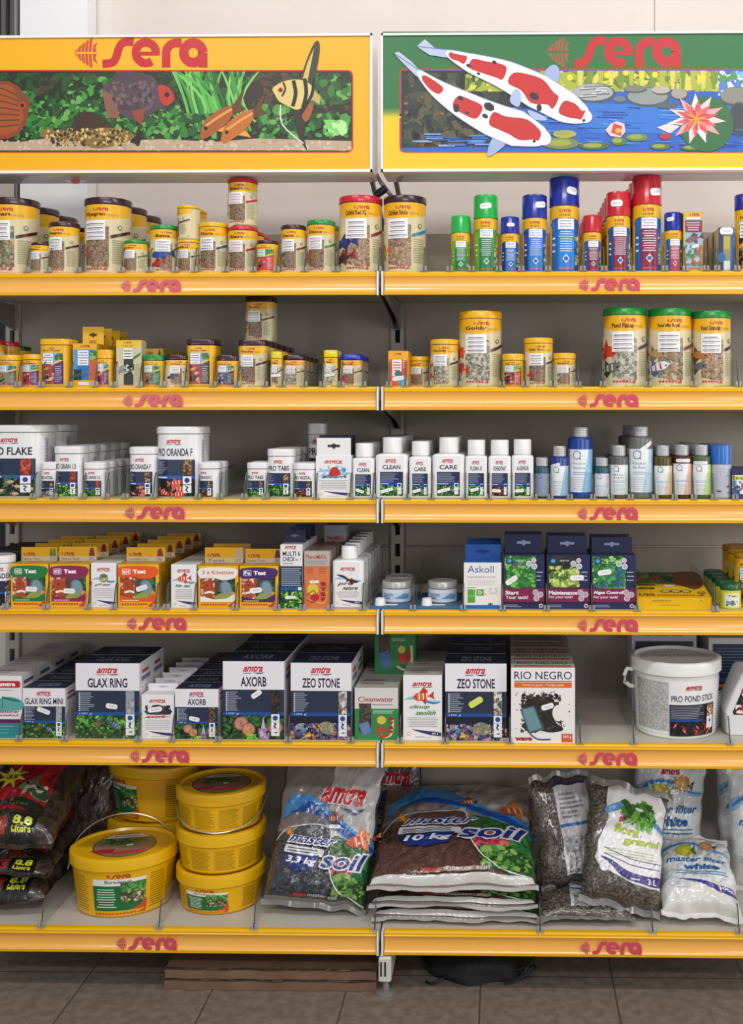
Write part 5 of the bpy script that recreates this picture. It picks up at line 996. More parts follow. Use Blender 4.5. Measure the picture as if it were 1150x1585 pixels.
put(5, -26, 34, 1046, lambda w, d, h: carton(w, d, h, f_teal, 'filter_carton', '#d9d7d8', top=lambda a: Cv(a).rect(0, 0, 1, 1, '#cfcccc').lines(.1, .2, .7, .5, 2, '#a89aa0', 2), side=lambda a: Cv(a).rect(0, 0, 1, 1, '#d2d0d0').rect(.1, .85, .6, .06, '#5a5a72')), 'teal and white carton at left end, fifth shelf', 'carton', 4, 'teal and white cartons', dep=.085)
NAVTOP = lambda t: (lambda a: Cv(a).rect(0, 0, 1, 1, '#1d2540').text(t, .25, .25, .5, .42, '#8f96a8', .0))
SIDEW = lambda a: Cv(a).rect(0, 0, 1, 1, '#dcdadf').rect(0, 0, 1, .62, '#d6d3da').lines(.2, .12, .6, .55, 14, '#a9a6b4', 2, .35, .3).rect(.2, .84, .5, .05, '#b8404a').rect(.15, .74, .7, .06, '#6a6a84')
KEEP = ['#26241f', '#3a352c', '#14130f', '#4a3a2c']
def nbx(t, kind, dots, k, seed, pill, nw): return lambda w, d, h: carton(w, d, h, lambda a: cv_box(a, t, kind, dots, k, seed, pill, nw, dots[0] != KEEP[0]), 'filter_carton', '#dedce2', top=NAVTOP(t), side=SIDEW)
WHI = ['#c8c4be', '#a09a92', '#e4e0da', '#7a746e', '#5a5048']
GN = 'navy and white filter media cartons'
put(5, 35, 101, 1065, nbx('GLAX RING MINI', 'plants', ['#8a8f9a', '#b0b4bc', '#9aa0a8'], 1, 1, (.5, .55, .28, .095, -.35), .9), 'small navy ring carton left of the large one', 'carton', 5, GN, dep=.066)
put(5, 117, 216, 1026, nbx('GLAX RING', 'plants', ['#8a8f9a', '#b0b4bc', '#9aa0a8'], 1.8, 2, (.57, .43, .16, .07, -.15), .62), 'large navy ring carton with green picture', 'carton', 2, GN, dep=.085)
put(5, 219, 269, 1074, lambda w, d, h: carton(w, d, h, lambda a: cv_white(a, ['axorb'], '#b8323c', 'carbon', .8, 7, (.42, .66, .33, .12, .12)), 'filter_carton', '#e2e0e2', tabs=(W(0, 1057, .06)[1]-SZ[5]-h, '#e6e4e8', None, .2, .94, '#b4b2ba')), 'white hang card carton with black heap', 'carton', 6, 'white hang card cartons', dep=.05)
put(5, 271, 338, 1065, nbx('AXORB', 'discus', ['#5a3a2a', '#7a5a3a', '#3a2a20'], 1, 4, (.45, .4, .22, .09, -.2), .42), 'small navy carbon carton with disc fish', 'carton', 6, GN, dep=.06)
put(5, 345, 440, 1022, nbx('AXORB', 'discus', KEEP, 1.8, 5, (.55, .58, .15, .07, .6), .42), 'large navy carbon carton with disc fish', 'carton', 3, GN, dep=.10)
put(5, 450, 544, 1024, nbx('ZEO STONE', 'coral', WHI, 1.8, 6, None, .62), 'large navy stone carton left of the joint', 'carton', 2, GN, dep=.10)
def f_cw(a):
    c = Cv(a); c.rect(0, 0, 1, 1, '#d9d6d4'); c.text('Cleanwater', .08, .73, .82, .10, '#b84a56', .02); c.lines(.4, .66, .5, .03, 1, '#7a7a7c', 1); c.rect(0, 0, 1, .6, '#2f8a4a'); c.lines(.42, .5, .5, .08, 3, '#bcdcc4', 2, .35, .1)
    c.grit(.1, .15, .28, .55, ['#4a3a38', '#5a4a46', '#3a2c2a'], 60, .05, 3, 1.2); c.poly([(.08, .3), (.32, .36), (.42, .14), (.2, .06)], '#4f6a9c'); c.poly([(.1, .3), (.31, .34), (.38, .16), (.21, .09)], '#6a82b0')
    c.ell(.62, .38, .09, .08, '#e0c24a'); c.stroke(smooth([(.55, .1), (.72, .06), (.86, .14), (.88, .4)], 3, False), .05, '#e8d8a0'); c.stroke(smooth([(.52, .28), (.56, .1), (.7, .07), (.8, .12)], 3, False), .05, '#c03a30'); c.ell(.66, .2, .06, .06, '#c83a30')
    for i, ch in enumerate('wave'): c.text(ch, .78, .12+.085*i, .12, .07, '#b8242c', .05)
    return c
put(5, 549, 616, 1062, lambda w, d, h: carton(w, d, h, f_cw, 'filter_carton', '#c4c0be', top=lambda a: Cv(a).rect(0, 0, 1, 1, '#b4aeaa').lines(.1, .2, .8, .5, 2, '#8a7a74', 2)), 'green and grey clean water carton at the joint', 'carton', 2, 'green clean water cartons', dep=.12)
def f_cw2(a):
    c = f_cw(a); return c
cwst = put(5, 579, 645, 1083, lambda w, d, h: carton(w, d, h, f_cw, 'filter_carton', '#2a7a42'), 'green carton lying raised behind the clean water cartons', 'carton', 1, 'green clean water cartons', yf=.15, dep=.09) if False else None
put(5, 624, 684, 1042, lambda w, d, h: carton(w, d, h, lambda a: cv_white(a, ['clinup', 'zeolith'], '#3a8a3c', 'nemo', 1, 8, None, '400 g'), 'filter_carton', '#d6d3d2', top=lambda a: Cv(a).rect(0, 0, 1, 1, '#b9b2ae').lines(.15, .2, .7, .5, 2, '#8a8480', 2)), 'white carton with clownfish and green lettering', 'carton', 3, 'white clownfish cartons', dep=.08)
put(5, 689, 784, 1024, nbx('ZEO STONE', 'coral', WHI, 1.8, 9, (.5, .5, .20, .085, .55, '#d8f01a'), .62), 'large navy stone carton with neon yellow sticker', 'carton', 4, GN, dep=.10)
def f_rio(a):
    c = Cv(a); c.rect(0, 0, 1, 1, '#eeebea'); c.text('RIO NEGRO', .05, .845, .90, .105, '#2a3358', .006); c.rect(.05, .815, .90, .01, '#2a3358'); c.rect(.05, .735, .90, .07, '#e06a26'); c.text('Torba in grani - Torfgranulat', .17, .75, .66, .035, '#fbe6d8', .01)
    c.poly(smooth([(.2, .5), (.3, .6), (.45, .62), (.65, .6), (.7, .45), (.68, .3), (.82, .18), (.6, .14), (.4, .2), (.25, .35)]), '#2a2622'); c.grit(.15, .14, .65, .52, ['#1f1b18', '#35302a', '#2a2622', '#4a4238'], 150, .02, 3); c.grit(.05, .12, .9, .58, ['#3a342e', '#5a5048'], 60, .007, 5); c.ell(.74, .40, .08, .11, '#eeebea')
    c.poly([(.14, .45), (.36, .5), (.52, .18), (.28, .12)], '#40606a'); c.poly([(.17, .44), (.35, .48), (.48, .2), (.29, .15)], '#6f929a'); c.stroke(smooth([(.3, .12), (.42, .05), (.62, .05)], 3, False), .02, '#4a5a70'); c.text('wave', .06, .03, .27, .045, '#a82a32', .05); c.rect(.79, .015, .17, .11, '#d8602a'); c.text('500 g', .81, .06, .13, .045, '#fbe8dc', .01); sticker(c, .57, .485, .17, .075, .3); return c
put(5, 791, 890, 1030, lambda w, d, h: carton(w, d, h, f_rio, 'peat_carton', '#cfcac6', top=lambda a: Cv(a).rect(0, 0, 1, 1, '#b5aaa4').rect(.05, .15, .9, .2, '#a85a3c').text('RIO NEGRO', .1, .45, .8, .4, '#4a4a58', 0)), 'large white and orange peat carton', 'carton', 5, 'white and orange peat cartons', dep=.068, yf=.006)
# ------------------------------------------------------------------ buckets
def pail(w, d, h, body, lid, name, cvb=None, cvl=None, rimh=.17, handle=None, taper=.9, lidm=None, turn=0):
    t = empty(name); b = MB(); hw, hd = w/2, d/2; z1 = h*(1-rimh); q = .945
    b.loft([ring(hw*taper*q-.004, hd*taper*q-.004, None, 0), ring(hw*taper*q, hd*taper*q, None, .004), ring(hw*q, hd*q, None, z1+.002)]); b.build('body', mat(body, .3, 0, .2), t, 35)
    b = MB(); b.loft([ring(hw-.003, hd-.003, None, z1-.001), ring(hw, hd, None, z1+.001), ring(hw, hd, None, h-.006), ring(hw-.001, hd-.001, None, h-.002), ring(hw-.005, hd-.005, None, h), ring(hw-.009, hd-.009, None, h), ring(hw-.012, hd-.012, None, h-.006), ring(hw*.5, hd*.5, None, h-.0055), ring(.001, .001, None, h-.0055)])
    ld = b.build('lid', mat(lid, .28, 0, .25), t, 35)
    if cvb:
        def f(u, v, k):
            a = (u-.5)*PI+turn; s = q*(taper+(1-taper)*v); e = .0009+k*EPS
            return Vector(((hw*s+e)*math.sin(a), -(hd*s+e)*math.cos(a), .005+v*(z1-.007)))
        cvb(PI*hw/z1).build('label', f, GLOSS, t, 22)
    if cvl: cvl(w/d).build('lid_label', lambda u, v, k: Vector(((u-.5)*w, (v-.5)*d, h-.0053+k*EPS)), GLOSS, ld)
    if handle:
        a0, sag, up = handle; pts = []
        for i in range(17):
            s = -1+2*i/16; x = s*(hw+.002); r = math.sqrt(max(0, 1-s*s))
            pts.append((x, -up*r*hd*1.1 if sag else r*hd*.9, z1-.012+(-sag*r if sag else up*r)))
        b = MB(); b.tube(pts, .0016, 6); hn = b.build('handle', mat('#c6c6c4', .25, .8), t, 40); hn.rotation_euler = (0, 0, a0)
    return t
def cv_flo(lab=True, text=True, x0=.30, seed=1):
    def f(a):
        c = Cv(a); c.rect(0, 0, 1, 1, YB_)
        if text:
            for x in ((.02, .16, .70, .84) if lab else (.12, .31, .50, .69, .86)): c.lines(x, .08, .13 if lab else .165, .8, 15, '#a27c0c', seed+int(x*50), .5, .22)
        if lab:
            c.wordmark(x0+.09, .86, .15, .09, '#b3332a'); c.rect(x0, .12, .34, .72, '#1c6a3c'); c.rect(x0, .69, .34, .15, '#e8e8e4'); c.text('floredepot', x0+.08, .72, .17, .1, '#2a4a2a', .02)
            c.lines(x0+.015, .18, .14, .46, 8, '#cfe0d2', seed, .35, .3, True); c.rect(x0+.18, .30, .16, .46, '#3a4a2a'); c.grit(x0+.18, .30, .16, .46, ['#7a6a50', '#b8a888', '#4a5a34', '#d8c8a4', '#5a8a3a'], 90, .03, seed); c.grit(x0+.18, .56, .16, .2, ['#2f7a3a', '#5aa04a'], 30, .04, seed+1)
            c.fishrow(x0, .03, .36, .09, 12, '#cf4a1e'); c.poly([(x0+.24, .12), (x0+.30, .2), (x0+.35, .34), (x0+.35, .12)], '#cf4a1e')
        return c
    return f
def cl_flo(seed=1):
    def f(a):
        c = Cv(a); c.ell(.5, .5, .34, .34, '#2c2a22', n=30); c.ell(.5, .5, .33, .33, '#8f7a5c', n=30); c.grit(.3, .5, .4, .24, ['#3f6a34', '#2f4f2a', '#5a7a3a'], 60, .03, seed); c.poly([(.28, .7), (.37, .8), (.63, .8), (.72, .7)], '#e4e2dc'); c.text('floredepot', .38, .72, .24, .05, '#2a3a2a', .02)
        c.poly([(.2, .38), (.42, .40), (.42, .28), (.27, .28)], '#b8242c'); c.poly([(.42, .3), (.72, .36), (.68, .26), (.42, .22)], '#c8384a'); c.rect(.52, .46, .06, .05, '#f0f0f0'); return c
    return f
def place(o, px, Y, z, label, cat, group=None, rz=0, lean=0, roll=0):
    o.location = (W(px, 640, Y)[0], Y, z+.0003); o.rotation_euler = (R(lean), R(roll), R(rz)); o['label'] = label_ok(label); o['category'] = cat
    if group: o['group'] = group
    return o
GB = 'yellow lidded soil buckets'; YB_ = '#e8b008'; z6 = SZ[6]
place(pail(.246, .21, .137, YB_, '#eab60c', 'soil_bucket', cv_flo(True, True, .33), cl_flo(1), .20, (.25, 0, .075)), 193, .136, z6, 'big yellow bucket in front, wire handle raised over its lid', 'bucket', GB, 12)
b1 = place(pail(.236, .145, .137, YB_, '#eab60c', 'soil_bucket', cv_flo(True, True, .14, 4), cl_flo(2), .20, (0, .05, .55)), 238, .318, z6, 'lower yellow bucket hidden behind the front big bucket', 'bucket', GB, 0)
e = dup(b1); e.location.z = z6+.1376; e['label'] = label_ok('upper yellow bucket at the back just under the shelf above'); e.rotation_euler.z = R(-12)
b3 = place(pail(.208, .20, .0925, YB_, '#eab60c', 'soil_bucket', cv_flo(True, True, .24, 5), cl_flo(3), .30, None, .93), 343, .152, z6, 'bottom yellow bucket of the three high stack', 'bucket', GB, 8)
pm = pail(.208, .20, .0925, YB_, '#eab60c', 'soil_bucket', cv_flo(False, True, 0, 6), cl_flo(3), .30, None, .93); place(pm, 343, .152, z6+.0927, 'middle yellow bucket of the three high stack', 'bucket', GB, 4)
pt = pail(.208, .20, .0925, YB_, '#eab60c', 'soil_bucket', cv_flo(False, True, 0, 7), cl_flo(4), .30, (0, .045, .95), .93); place(pt, 343, .154, z6+.1854, 'top yellow bucket of the three high stack', 'bucket', GB, 10)
def cv_pond(a):
    c = Cv(a); c.rect(.06, .05, .90, .88, '#e9e9ea'); c.rect(.1, .1, .30, .82, '#bdbcbc'); c.grit(.1, .1, .3, .82, ['#d2d1d0', '#a9a8a8', '#c8c7c6', '#b2b1b0'], 700, .012, 2, 2.2, 4); c.swash(.52, .78, .14, .09); c.text('PRO POND STICK', .42, .60, .35, .10, '#2a3048', 0)
    c.rect(.405, .03, .375, .52, '#262a3a'); c.lines(.415, .31, .26, .22, 8, '#8a90a0', 2, .4, .2); c.rect(.405, .27, .26, .035, '#1f4a9c'); pic(c, .405, .03, .375, .24, 'koi', 3, 1.6); c.rect(.69, .15, .06, .40, '#e6e8ee'); c.rect(.69, .34, .06, .21, '#8a5a4a'); c.grit(.69, .34, .06, .21, ['#c89a7a', '#e0c0a0', '#7a3a2a'], 30, .02, 2); c.ell(.72, .27, .02, .03, '#1f4a9c'); c.lines(.82, .1, .12, .6, 14, '#c2c2c8', 4, .3, .3); return c
pb = place(pail(.208, .205, .172, '#e9e9e9', '#ececec', 'food_bucket', cv_pond, lambda a: Cv(a).ell(.5, .5, .4, .4, '#d6d4d0', n=30).text('amtra', .3, .5, .42, .14, '#b8b6b4', .02), .17, None, .93), 1046, .122, SZ[5], 'white round bucket of pond sticks with pale lid', 'bucket', None, 0)
b = MB(); b.tube([(-.10, -.01, .140), (-.115, -.015, .142), (-.121, -.018, .128), (-.119, -.016, .112), (-.108, -.01, .102), (-.099, -.006, .100)], .005, 8); b.build('handle', mat('#e6e6e6', .35), pb, 40)
def f_pel(a): return Cv(a).rect(0, 0, 1, 1, '#b9bcc2').text('PRO POND PELLET', .14, .9, .68, .06, '#232a40', 0).rect(.05, 0, .9, .84, '#2a3044')
put(5, 978, 1078, 968, lambda w, d, h: carton(w, d, h, f_pel, 'food_carton', '#c4c6ca'), 'large pale carton standing behind the white bucket', 'carton', 1, None, yf=.27, dep=.10)
def f_pn(a):
    c = Cv(a); c.rect(0, 0, 1, 1, '#c9cbd0'); c.rect(.06, 0, .88, .92, '#1f2c48'); c.lines(.12, .52, .7, .36, 9, '#5a7a9a', 2, .25, .2); c.rect(.06, .42, .88, .05, '#1f4a80'); pic(c, .06, 0, .88, .42, 'koi', 5, 1.5); return c
put(5, 1097, 1196, 983, lambda w, d, h: carton(w, d, h, f_pn, 'food_carton', '#c4c6ca'), 'large navy pond food carton behind, right edge', 'carton', 1, None, yf=.25, dep=.12)
# white handled tub cut by the right edge
t = thing('food_tub', label_ok('white handled tub with red fish window at right edge'), 'tub', (W(1174, 640, .10)[0], .12, SZ[5]+.0003)); b = MB(); OUT = [(-.074, 0), (.074, 0), (.08, .006), (.082, .05), (.046, .138), (.038, .146), (-.038, .146), (-.046, .138), (-.082, .05), (-.08, .006)]
b.loft([[(x*.97, -.05, .001+z*.975) for x, z in OUT], [(x, -.046, z) for x, z in OUT], [(x, .046, z) for x, z in OUT], [(x*.97, .05, .001+z*.975) for x, z in OUT]]); b.build('body', mat('#dcdcde', .35), t)
c = Cv(.164/.146); c.poly([(.1, .36), (.12, .32), (.9, .32), (.9, .38), (.72, .86), (.66, .9), (.34, .9), (.29, .86)], '#20222e'); c.grit(.22, .36, .56, .36, ['#c0303a', '#e8dcdc', '#20222e', '#d85a3a', '#8a1f2a'], 110, .035, 3); c.grit(.14, .34, .14, .14, ['#c0303a', '#e8dcdc', '#d85a3a'], 14, .03, 5)
c.build('label', fmap(.164, .146, -.05), GLOSS, t)
EDGES.append((5, 1122, 'white round bucket of pond sticks')); EDGES.append((5, 965, 'empty space on the fifth shelf'))

# ------------------------------------------------------------------ bags
NB = 30
def bag(w, h, t, cv, m, name='soil_bag', hb=0, wr=.006, seed=1, fin=.018, finm=None, bulge=.5, tail=.6, m2=None):
    r = empty(name); nz = lambda x, z, s, f: noise.noise(Vector((x*f+seed*3.1, z*f+s*7.7, seed*1.7)))
    def P(u, v, side, k=0):                              # u, v in 0..1
        U = 2*u-1; g = max(0, 1-abs(2*v-1)**3)**bulge; e = max(0, 1-abs(U)**3.2)**.5
        T = t/2*e*g*(1+hb*(.5-v)*2); x = U*w/2*(1-.05*g)+nz(0, v, 3, 7)*.008*abs(U); z = h*v+nz(u, 0, 5, 6)*.012*(abs(2*v-1)**4)
        d = wr*e*(nz(u, v, 1, 5)*.9+nz(u*1.6+v*.8, v*.8-u*1.2, 2, 11)*.55+abs(nz(u*2.2-v, v*2.5, 4, 9))*.7)*(.35+g*.65)
        return Vector((x, (-T-d if side else T*tail+d*.3)-k*.0001, z))
    b = MB(); vs = []; fs = []
    for s in (1, 0):
        n0 = len(vs)
        for j in range(NB+1):
            for i in range(NB+1): vs.append(P(i/NB, j/NB, s))
        for j in range(NB):
            for i in range(NB):
                q = n0+j*(NB+1)+i; fs += [(q, q+1, q+NB+2), (q, q+NB+2, q+NB+1)]
    n = (NB+1)**2; Bd = [j*(NB+1) for j in range(NB+1)]+[NB*(NB+1)+i for i in range(NB+1)]+[j*(NB+1)+NB for j in range(NB, -1, -1)]+[i for i in range(NB, -1, -1)]
    for a_, e_ in zip(Bd, Bd[1:]):
        if a_ != e_: fs.append((a_, e_, e_+n, a_+n))
    o = obj('pouch', [tuple(v) for v in vs], fs, m, r, 75)
    for v0, sg in ((0, -1), (1, 1)):
        if not fin: break
        vs = []; fs = []
        for i in range(NB+1):
            p = P(i/NB, v0, 1); q = P(i/NB, v0, 0); mid = (p+q)/2
            wv = nz(i/NB, v0, 8, 10)*.008
            for dy in (-.0006, .0006): vs += [(mid.x, mid.y+dy, mid.z-sg*.004), (mid.x, mid.y+dy+wv, mid.z+sg*fin)]
        for i in range(NB): a_ = i*4; fs += [(a_, a_+4, a_+5, a_+1), (a_+2, a_+6, a_+7, a_+3), (a_+1, a_+5, a_+7, a_+3), (a_, a_+2, a_+6, a_+4)]
        obj('seam', vs, fs, finm or m, r, 60)
    if cv: cv(w/h).build('print', lambda u, v, k: P(u, v, 1, k+2), FILM, r, NB, NB)
    return r
def outl(c, t, x, y, w, h, c1, c2='#e8e8f0', d=.012, b1=.02, b2=.07, sh=.12): c.text(t, x-d/c.a, y-d, w+2*d/c.a, h+2*d, c2, b2, sh); c.text(t, x, y, w, h, c1, b1, sh); return c
def cv_soil(kg, soil, top, white, brown=False):
    def f(a):
        c = Cv(a); c.rect(.02, .0, .96, 1, top); c.rect(.50, .60, .48, .40, white); c.rect(.02, .03, .96, .56, soil)
        g = random.Random(3); c.grit(.02, .03, .96, .5, [soil, '#565a62' if not brown else '#6a4a42', '#24272e' if not brown else '#4a322c'], 500, .008, 3)
        c.poly(smooth([(.05, .70), (.2, .80), (.4, .78), (.6, .68), (.8, .55), (.98, .46), (.98, .62), (.8, .68), (.6, .8), (.35, .92 if brown else .86), (.1, .84)], 4), '#3a8ac8'); c.poly(smooth([(.12, .77), (.3, .80), (.5, .75), (.7, .63), (.98, .50), (.98, .55), (.75, .68), (.5, .80), (.3, .84)], 4), '#1a4a9c')
        c.poly(smooth([(.2, .60), (.25, .66), (.4, .69), (.55, .67), (.58, .60), (.56, .52), (.2, .52)], 3), soil); c.stroke(smooth([(.02, .5), (.12, .62), (.25, .67), (.42, .70), (.56, .67), (.575, .56)], 4, False), .008, '#dcdce0')
        c.poly(smooth([(.58, .5), (.6, .36), (.66, .2), (.78, .08), (.98, .03), (.98, .48), (.8, .56), (.62, .62)], 4), '#2c5a2c'); c.clip = None
        for q, n, cols in ((0, 60, ['#c83a6a', '#e05a7a', '#a82a4a', '#d86a3a']), (1, 90, ['#2c6a28', '#4f8a3a', '#173f1a', '#86a854', '#1f4a20'])):
            c.grit(.66 if q else .62, .08 if q else .28, .32, .22 if q else .16, cols, n*2, .018, 4+q, 1.6)
        c.grit(.84, .25, .14, .25, ['#1f6a34', '#3f8a44', '#184a24'], 70, .025, 8, 1.8)
        c.stroke(smooth([(.585, .48), (.61, .34), (.67, .2), (.79, .08), (.98, .03)], 4, False), .01, '#e4e4e6')
        c.fish(.16, .60, .11, -1.2, '#d88a2a', '#b86a20'); c.fish(.88, .60 if not brown else .72, .24, .3, '#c8502a', '#d87a3a', '#e0c8a8', .5); c.fish(.58, .77, .12, .2, '#b85a2a', '#8a3a22', '#e8d8c8', .5)
        if not brown: c.text('amtra', .40, .84, .5, .085, '#e8e8ea', .09, .1).text('amtra', .41, .845, .48, .075, '#c8202c', .04, .1).poly([(.62, .835), (.78, .81), (.9, .84), (.78, .828)], '#2a2f7a'); c.text('pro natura', .40, .81, .2, .02, '#e8e8f0', 0)
        outl(c, 'master', .16, .52, .50, .075, '#1c2f7c'); c.rrect(.34, .455, .40*a, .07, '#d6d6da', -.03, .2); c.lines(.17, .43, .34, .05, 2, '#50546a', 2, .4, .1)
        c.poly([(.14, .40), (.5, .43), (.46, .3), (.32, .27), (.2, .3)], '#1c2f7c'); c.text(kg, .17, .325, .32, .075, '#f0f0f4', .04, .1)
        outl(c, 'soil', .52, .33 if not brown else .36, .44, .15, '#1c2f7c', '#dfe0ea', .016)
        c.rect(.3, .045, .4, .035, '#8a6a5a' if brown else '#3a3d46'); c.text('amtra', .3, .05, .12, .024, '#c8202c', .04); c.text('master soil', .44, .05, .28, .026, '#b9b4b4', .03)
        if brown: c.rect(.02, -.0, .96, .032, '#c9c6c2')
        if not brown: sticker(c, .60, .70, .09, .035, .1)
        q = .77 if not brown else .86; tr = lambda v: v if v < .08 else v*q+.02*(1-q) if v < .8 else .8*q+(v-.8)/.2*(1-.8*q)
        c.F = [([(x, tr(y)) for x, y in p_], co, z_) for p_, co, z_ in c.F]
        return c
    return f
SOILG = mat('#3c4048', .3, 0, .7, (55, .5), ('#25282e', 160, .4, .6)); SOILB = mat('#5a4038', .3, 0, .7, (55, .5), ('#40302a', 160, .4, .6)); FINW = mat('#bdbab6', .3, 0, .5, (60, .4)); FING = mat('#8a8886', .25, 0, .6, (60, .4))
BARK = mat('#4a3c34', .3, 0, .7, (45, .8), ('#2a211c', 60, .4, .6)); GRAV = mat('#6e645a', .28, 0, .7, (120, .8), ('#37312c', 190, .42, .56)); WOOL = mat('#dcdcd8', .35, 0, .5, (40, .5), ('#cfcfca', 20, .4, .6))
GM = 'soil bags'
place(bag(.242, .31, .095, cv_soil('3,3 kg', '#3a3e46', '#84807e', '#c8c6c6'), SOILG, 'soil_bag', .5, .008, 2, .012, FING), 487, .072, z6+.027, 'grey soil bag leaning upright beside the yellow buckets', 'bag', GM, 0, -20, 7)
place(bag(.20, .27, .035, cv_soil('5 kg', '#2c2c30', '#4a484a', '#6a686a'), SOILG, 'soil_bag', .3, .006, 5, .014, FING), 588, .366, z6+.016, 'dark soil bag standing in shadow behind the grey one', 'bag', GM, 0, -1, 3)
def lay(o, px, Y, z, ang, label, cat, group, rz=0): return place(o, px, Y, z, label, cat, group, rz, -90+ang, 0)
bb = lambda s: cv_soil('10 kg', '#5c4039', '#8a8078', '#b4b0ac', True)
lay(bag(.385, .30, .036, bb(1), SOILB, 'soil_bag', 0, .004, 7, .009, FINW, .35), 708, .034, z6+.011, 2, 'bottom brown soil bag of the stacked three', 'bag', GM)
lay(bag(.38, .30, .055, bb(2), SOILB, 'soil_bag', -.6, .005, 8, .009, FINW, .35), 703, .034, z6+.042, 8, 'middle brown soil bag of the stacked three', 'bag', GM)
lay(bag(.385, .33, .085, bb(3), SOILB, 'soil_bag', 0, .007, 9, .011, FINW, .4), 702, .030, z6+.085, 19.5, 'top brown soil bag of the stacked three', 'bag', GM, 1)
def cv_bark(full):
    def f(a):
        c = Cv(a); c.rect(.40, .16, .46, .84, '#b3222c')
        c.poly(smooth([(.40, .16), (.6, .2), (.86, .12), (.86, .22), (.6, .27), (.40, .24)], 3), '#1f2a1c'); c.text('natural', .42, .20, .3, .025, '#5a8a4a', 0)
        c.rect(.4, .02, .18, .09, '#a8322c'); c.text('BARK', .30, .035, .26, .06, '#1a1416', .03); c.rect(.6, .0, .25, .13, '#17181a'); c.text('8.8', .64, .06, .17, .055, '#d8dc3a', .04); c.text('Liters', .64, .025, .17, .028, '#d8dc3a', .03)
        st = [((.13 if i % 2 else .06)*math.cos(i*PI/8), (.13 if i % 2 else .06)*math.sin(i*PI/8)) for i in range(16)]
        c.poly(c.rot(st, .45, .48, .1), '#e8dc3a'); c.text('35', .40, .46, .1, .05, '#3a3a1c', .03)
        c.poly(smooth([(.56, .36), (.62, .42), (.68, .46), (.70, .52), (.73, .48), (.72, .42), (.84, .34), (.86, .26), (.74, .27), (.66, .33)], 3), '#6a7a5a'); c.poly(smooth([(.68, .40), (.84, .34), (.85, .27), (.74, .29)], 3), '#2f4a34'); c.grit(.62, .29, .22, .1, ['#a8b098', '#3a5a3c', '#d8d8c0'], 20, .02, 2); c.ell(.63, .41, .012, .012, '#111')
        return c
    return f
GK = 'bags of bark'
lay(bag(.25, .30, .085, cv_bark(0), BARK, 'bark_bag', 0, .008, 11, .014, BARK, .3), -14, .06, z6+.035, 3, 'bottom bark bag of the stack at far left', 'bag', GK)
lay(bag(.26, .30, .05, cv_bark(0), BARK, 'bark_bag', -.5, .007, 12, .012, BARK, .3), -8, .055, z6+.097, 7, 'thin middle bark bag of the far left stack', 'bag', GK)
lay(bag(.27, .31, .12, cv_bark(1), BARK, 'bark_bag', 0, .010, 13, .014, BARK, .32), -6, .07, z6+.158, 24, 'top bark bag with red print and pale lizard', 'bag', GK)
place(bag(.11, .25, .07, None, BARK, 'bark_bag', 0, .01, 14, .01), 138, .30, z6+.012, 'dark bark bag standing in shadow behind the stack', 'bag', GK, 0, -4, 4)
def cv_flora(a):
    c = Cv(a); c.poly(smooth([(.22, .99), (.9, .99), (.97, .72), (.97, .20), (.94, .17), (.6, .19), (.14, .31), (.12, .42), (.17, .6), (.24, .72)], 2), '#e6e5e8'); c.poly(smooth([(.2, .82), (.5, .88), (.95, .7), (.95, .65), (.5, .82), (.22, .76)], 3), '#5a94c8')
    c.grit(.40, .72, .12, .06, ['#b8405a', '#d8687a', '#9a3048'], 16, .022, 4, 2, 5, False); c.grit(.48, .74, .28, .10, ['#3a7a2a', '#2c5a20', '#6aa83a', '#4a8a34'], 60, .028, 2, 3, 6, False); c.grit(.60, .67, .18, .08, ['#4fa02c', '#7cc04a', '#3a8a24'], 34, .022, 3, 1.5, 6, False); sticker(c, .62, .84, .08, .025, -.2)
    c.text('flora', .30, .61, .34, .085, '#a9bf2a', .04, .05, -.12); c.text('gravel', .42, .50, .50, .085, '#a9bf2a', .04, .05, .0); c.lines(.22, .4, .7, .07, 3, '#a9bf6a', 3, .2, .2)
    for y in (.42, .37): c.stroke(smooth([(.2, y+.04), (.4, y), (.6, y-.03), (.94, y-.035)], 4, False), .006, '#3a3272')
    c.poly(smooth([(.15, .38), (.3, .36), (.5, .29), (.75, .265), (.96, .27), (.96, .19), (.7, .2), (.45, .235), (.3, .32)], 3), '#37287c'); c.text('3 L', .78, .2, .13, .05, '#f2f2f6', .03); c.lines(.56, .215, .18, .025, 1, '#d0d0e0', 2); c.ell(.22, .30, .05, .05, '#9aa'); c.ell(.22, .30, .045, .045, '#e6e5e8'); return c
def cv_back(a): return Cv(a).rect(.36, .1, .6, .86, '#d8d8da').rect(.40, .12, .5, .34, '#b4b4b6').grit(.4, .12, .5, .34, ['#d0d0d0', '#8a8a8c'], 120, .012, 3).rect(.36, .55, .6, .03, '#3a6ac0').rect(.36, .93, .6, .03, '#2a2a5a').lines(.42, .62, .4, .25, 6, '#8a8a94', 2)
GV = 'bags of plant gravel'
lay(bag(.22, .16, .042, cv_back, GRAV, 'gravel_bag', 0, .007, 21, .012, FING, .35), 905, .034, z6+.018, 3, 'clear gravel bag lying flat under the upright gravel bags', 'bag', GV)
place(bag(.15, .235, .07, cv_back, GRAV, 'gravel_bag', .5, .008, 22, .012, FING), 886, .15, z6+.045, 'gravel bag at back left showing its printed rear', 'bag', GV, 16, -14, -4)
place(bag(.19, .245, .07, cv_flora, GRAV, 'gravel_bag', .5, .007, 23, .014, FING), 958, .050, z6+.040, 'front gravel bag with white label and lime lettering', 'bag', GV, 4, -24, 11)
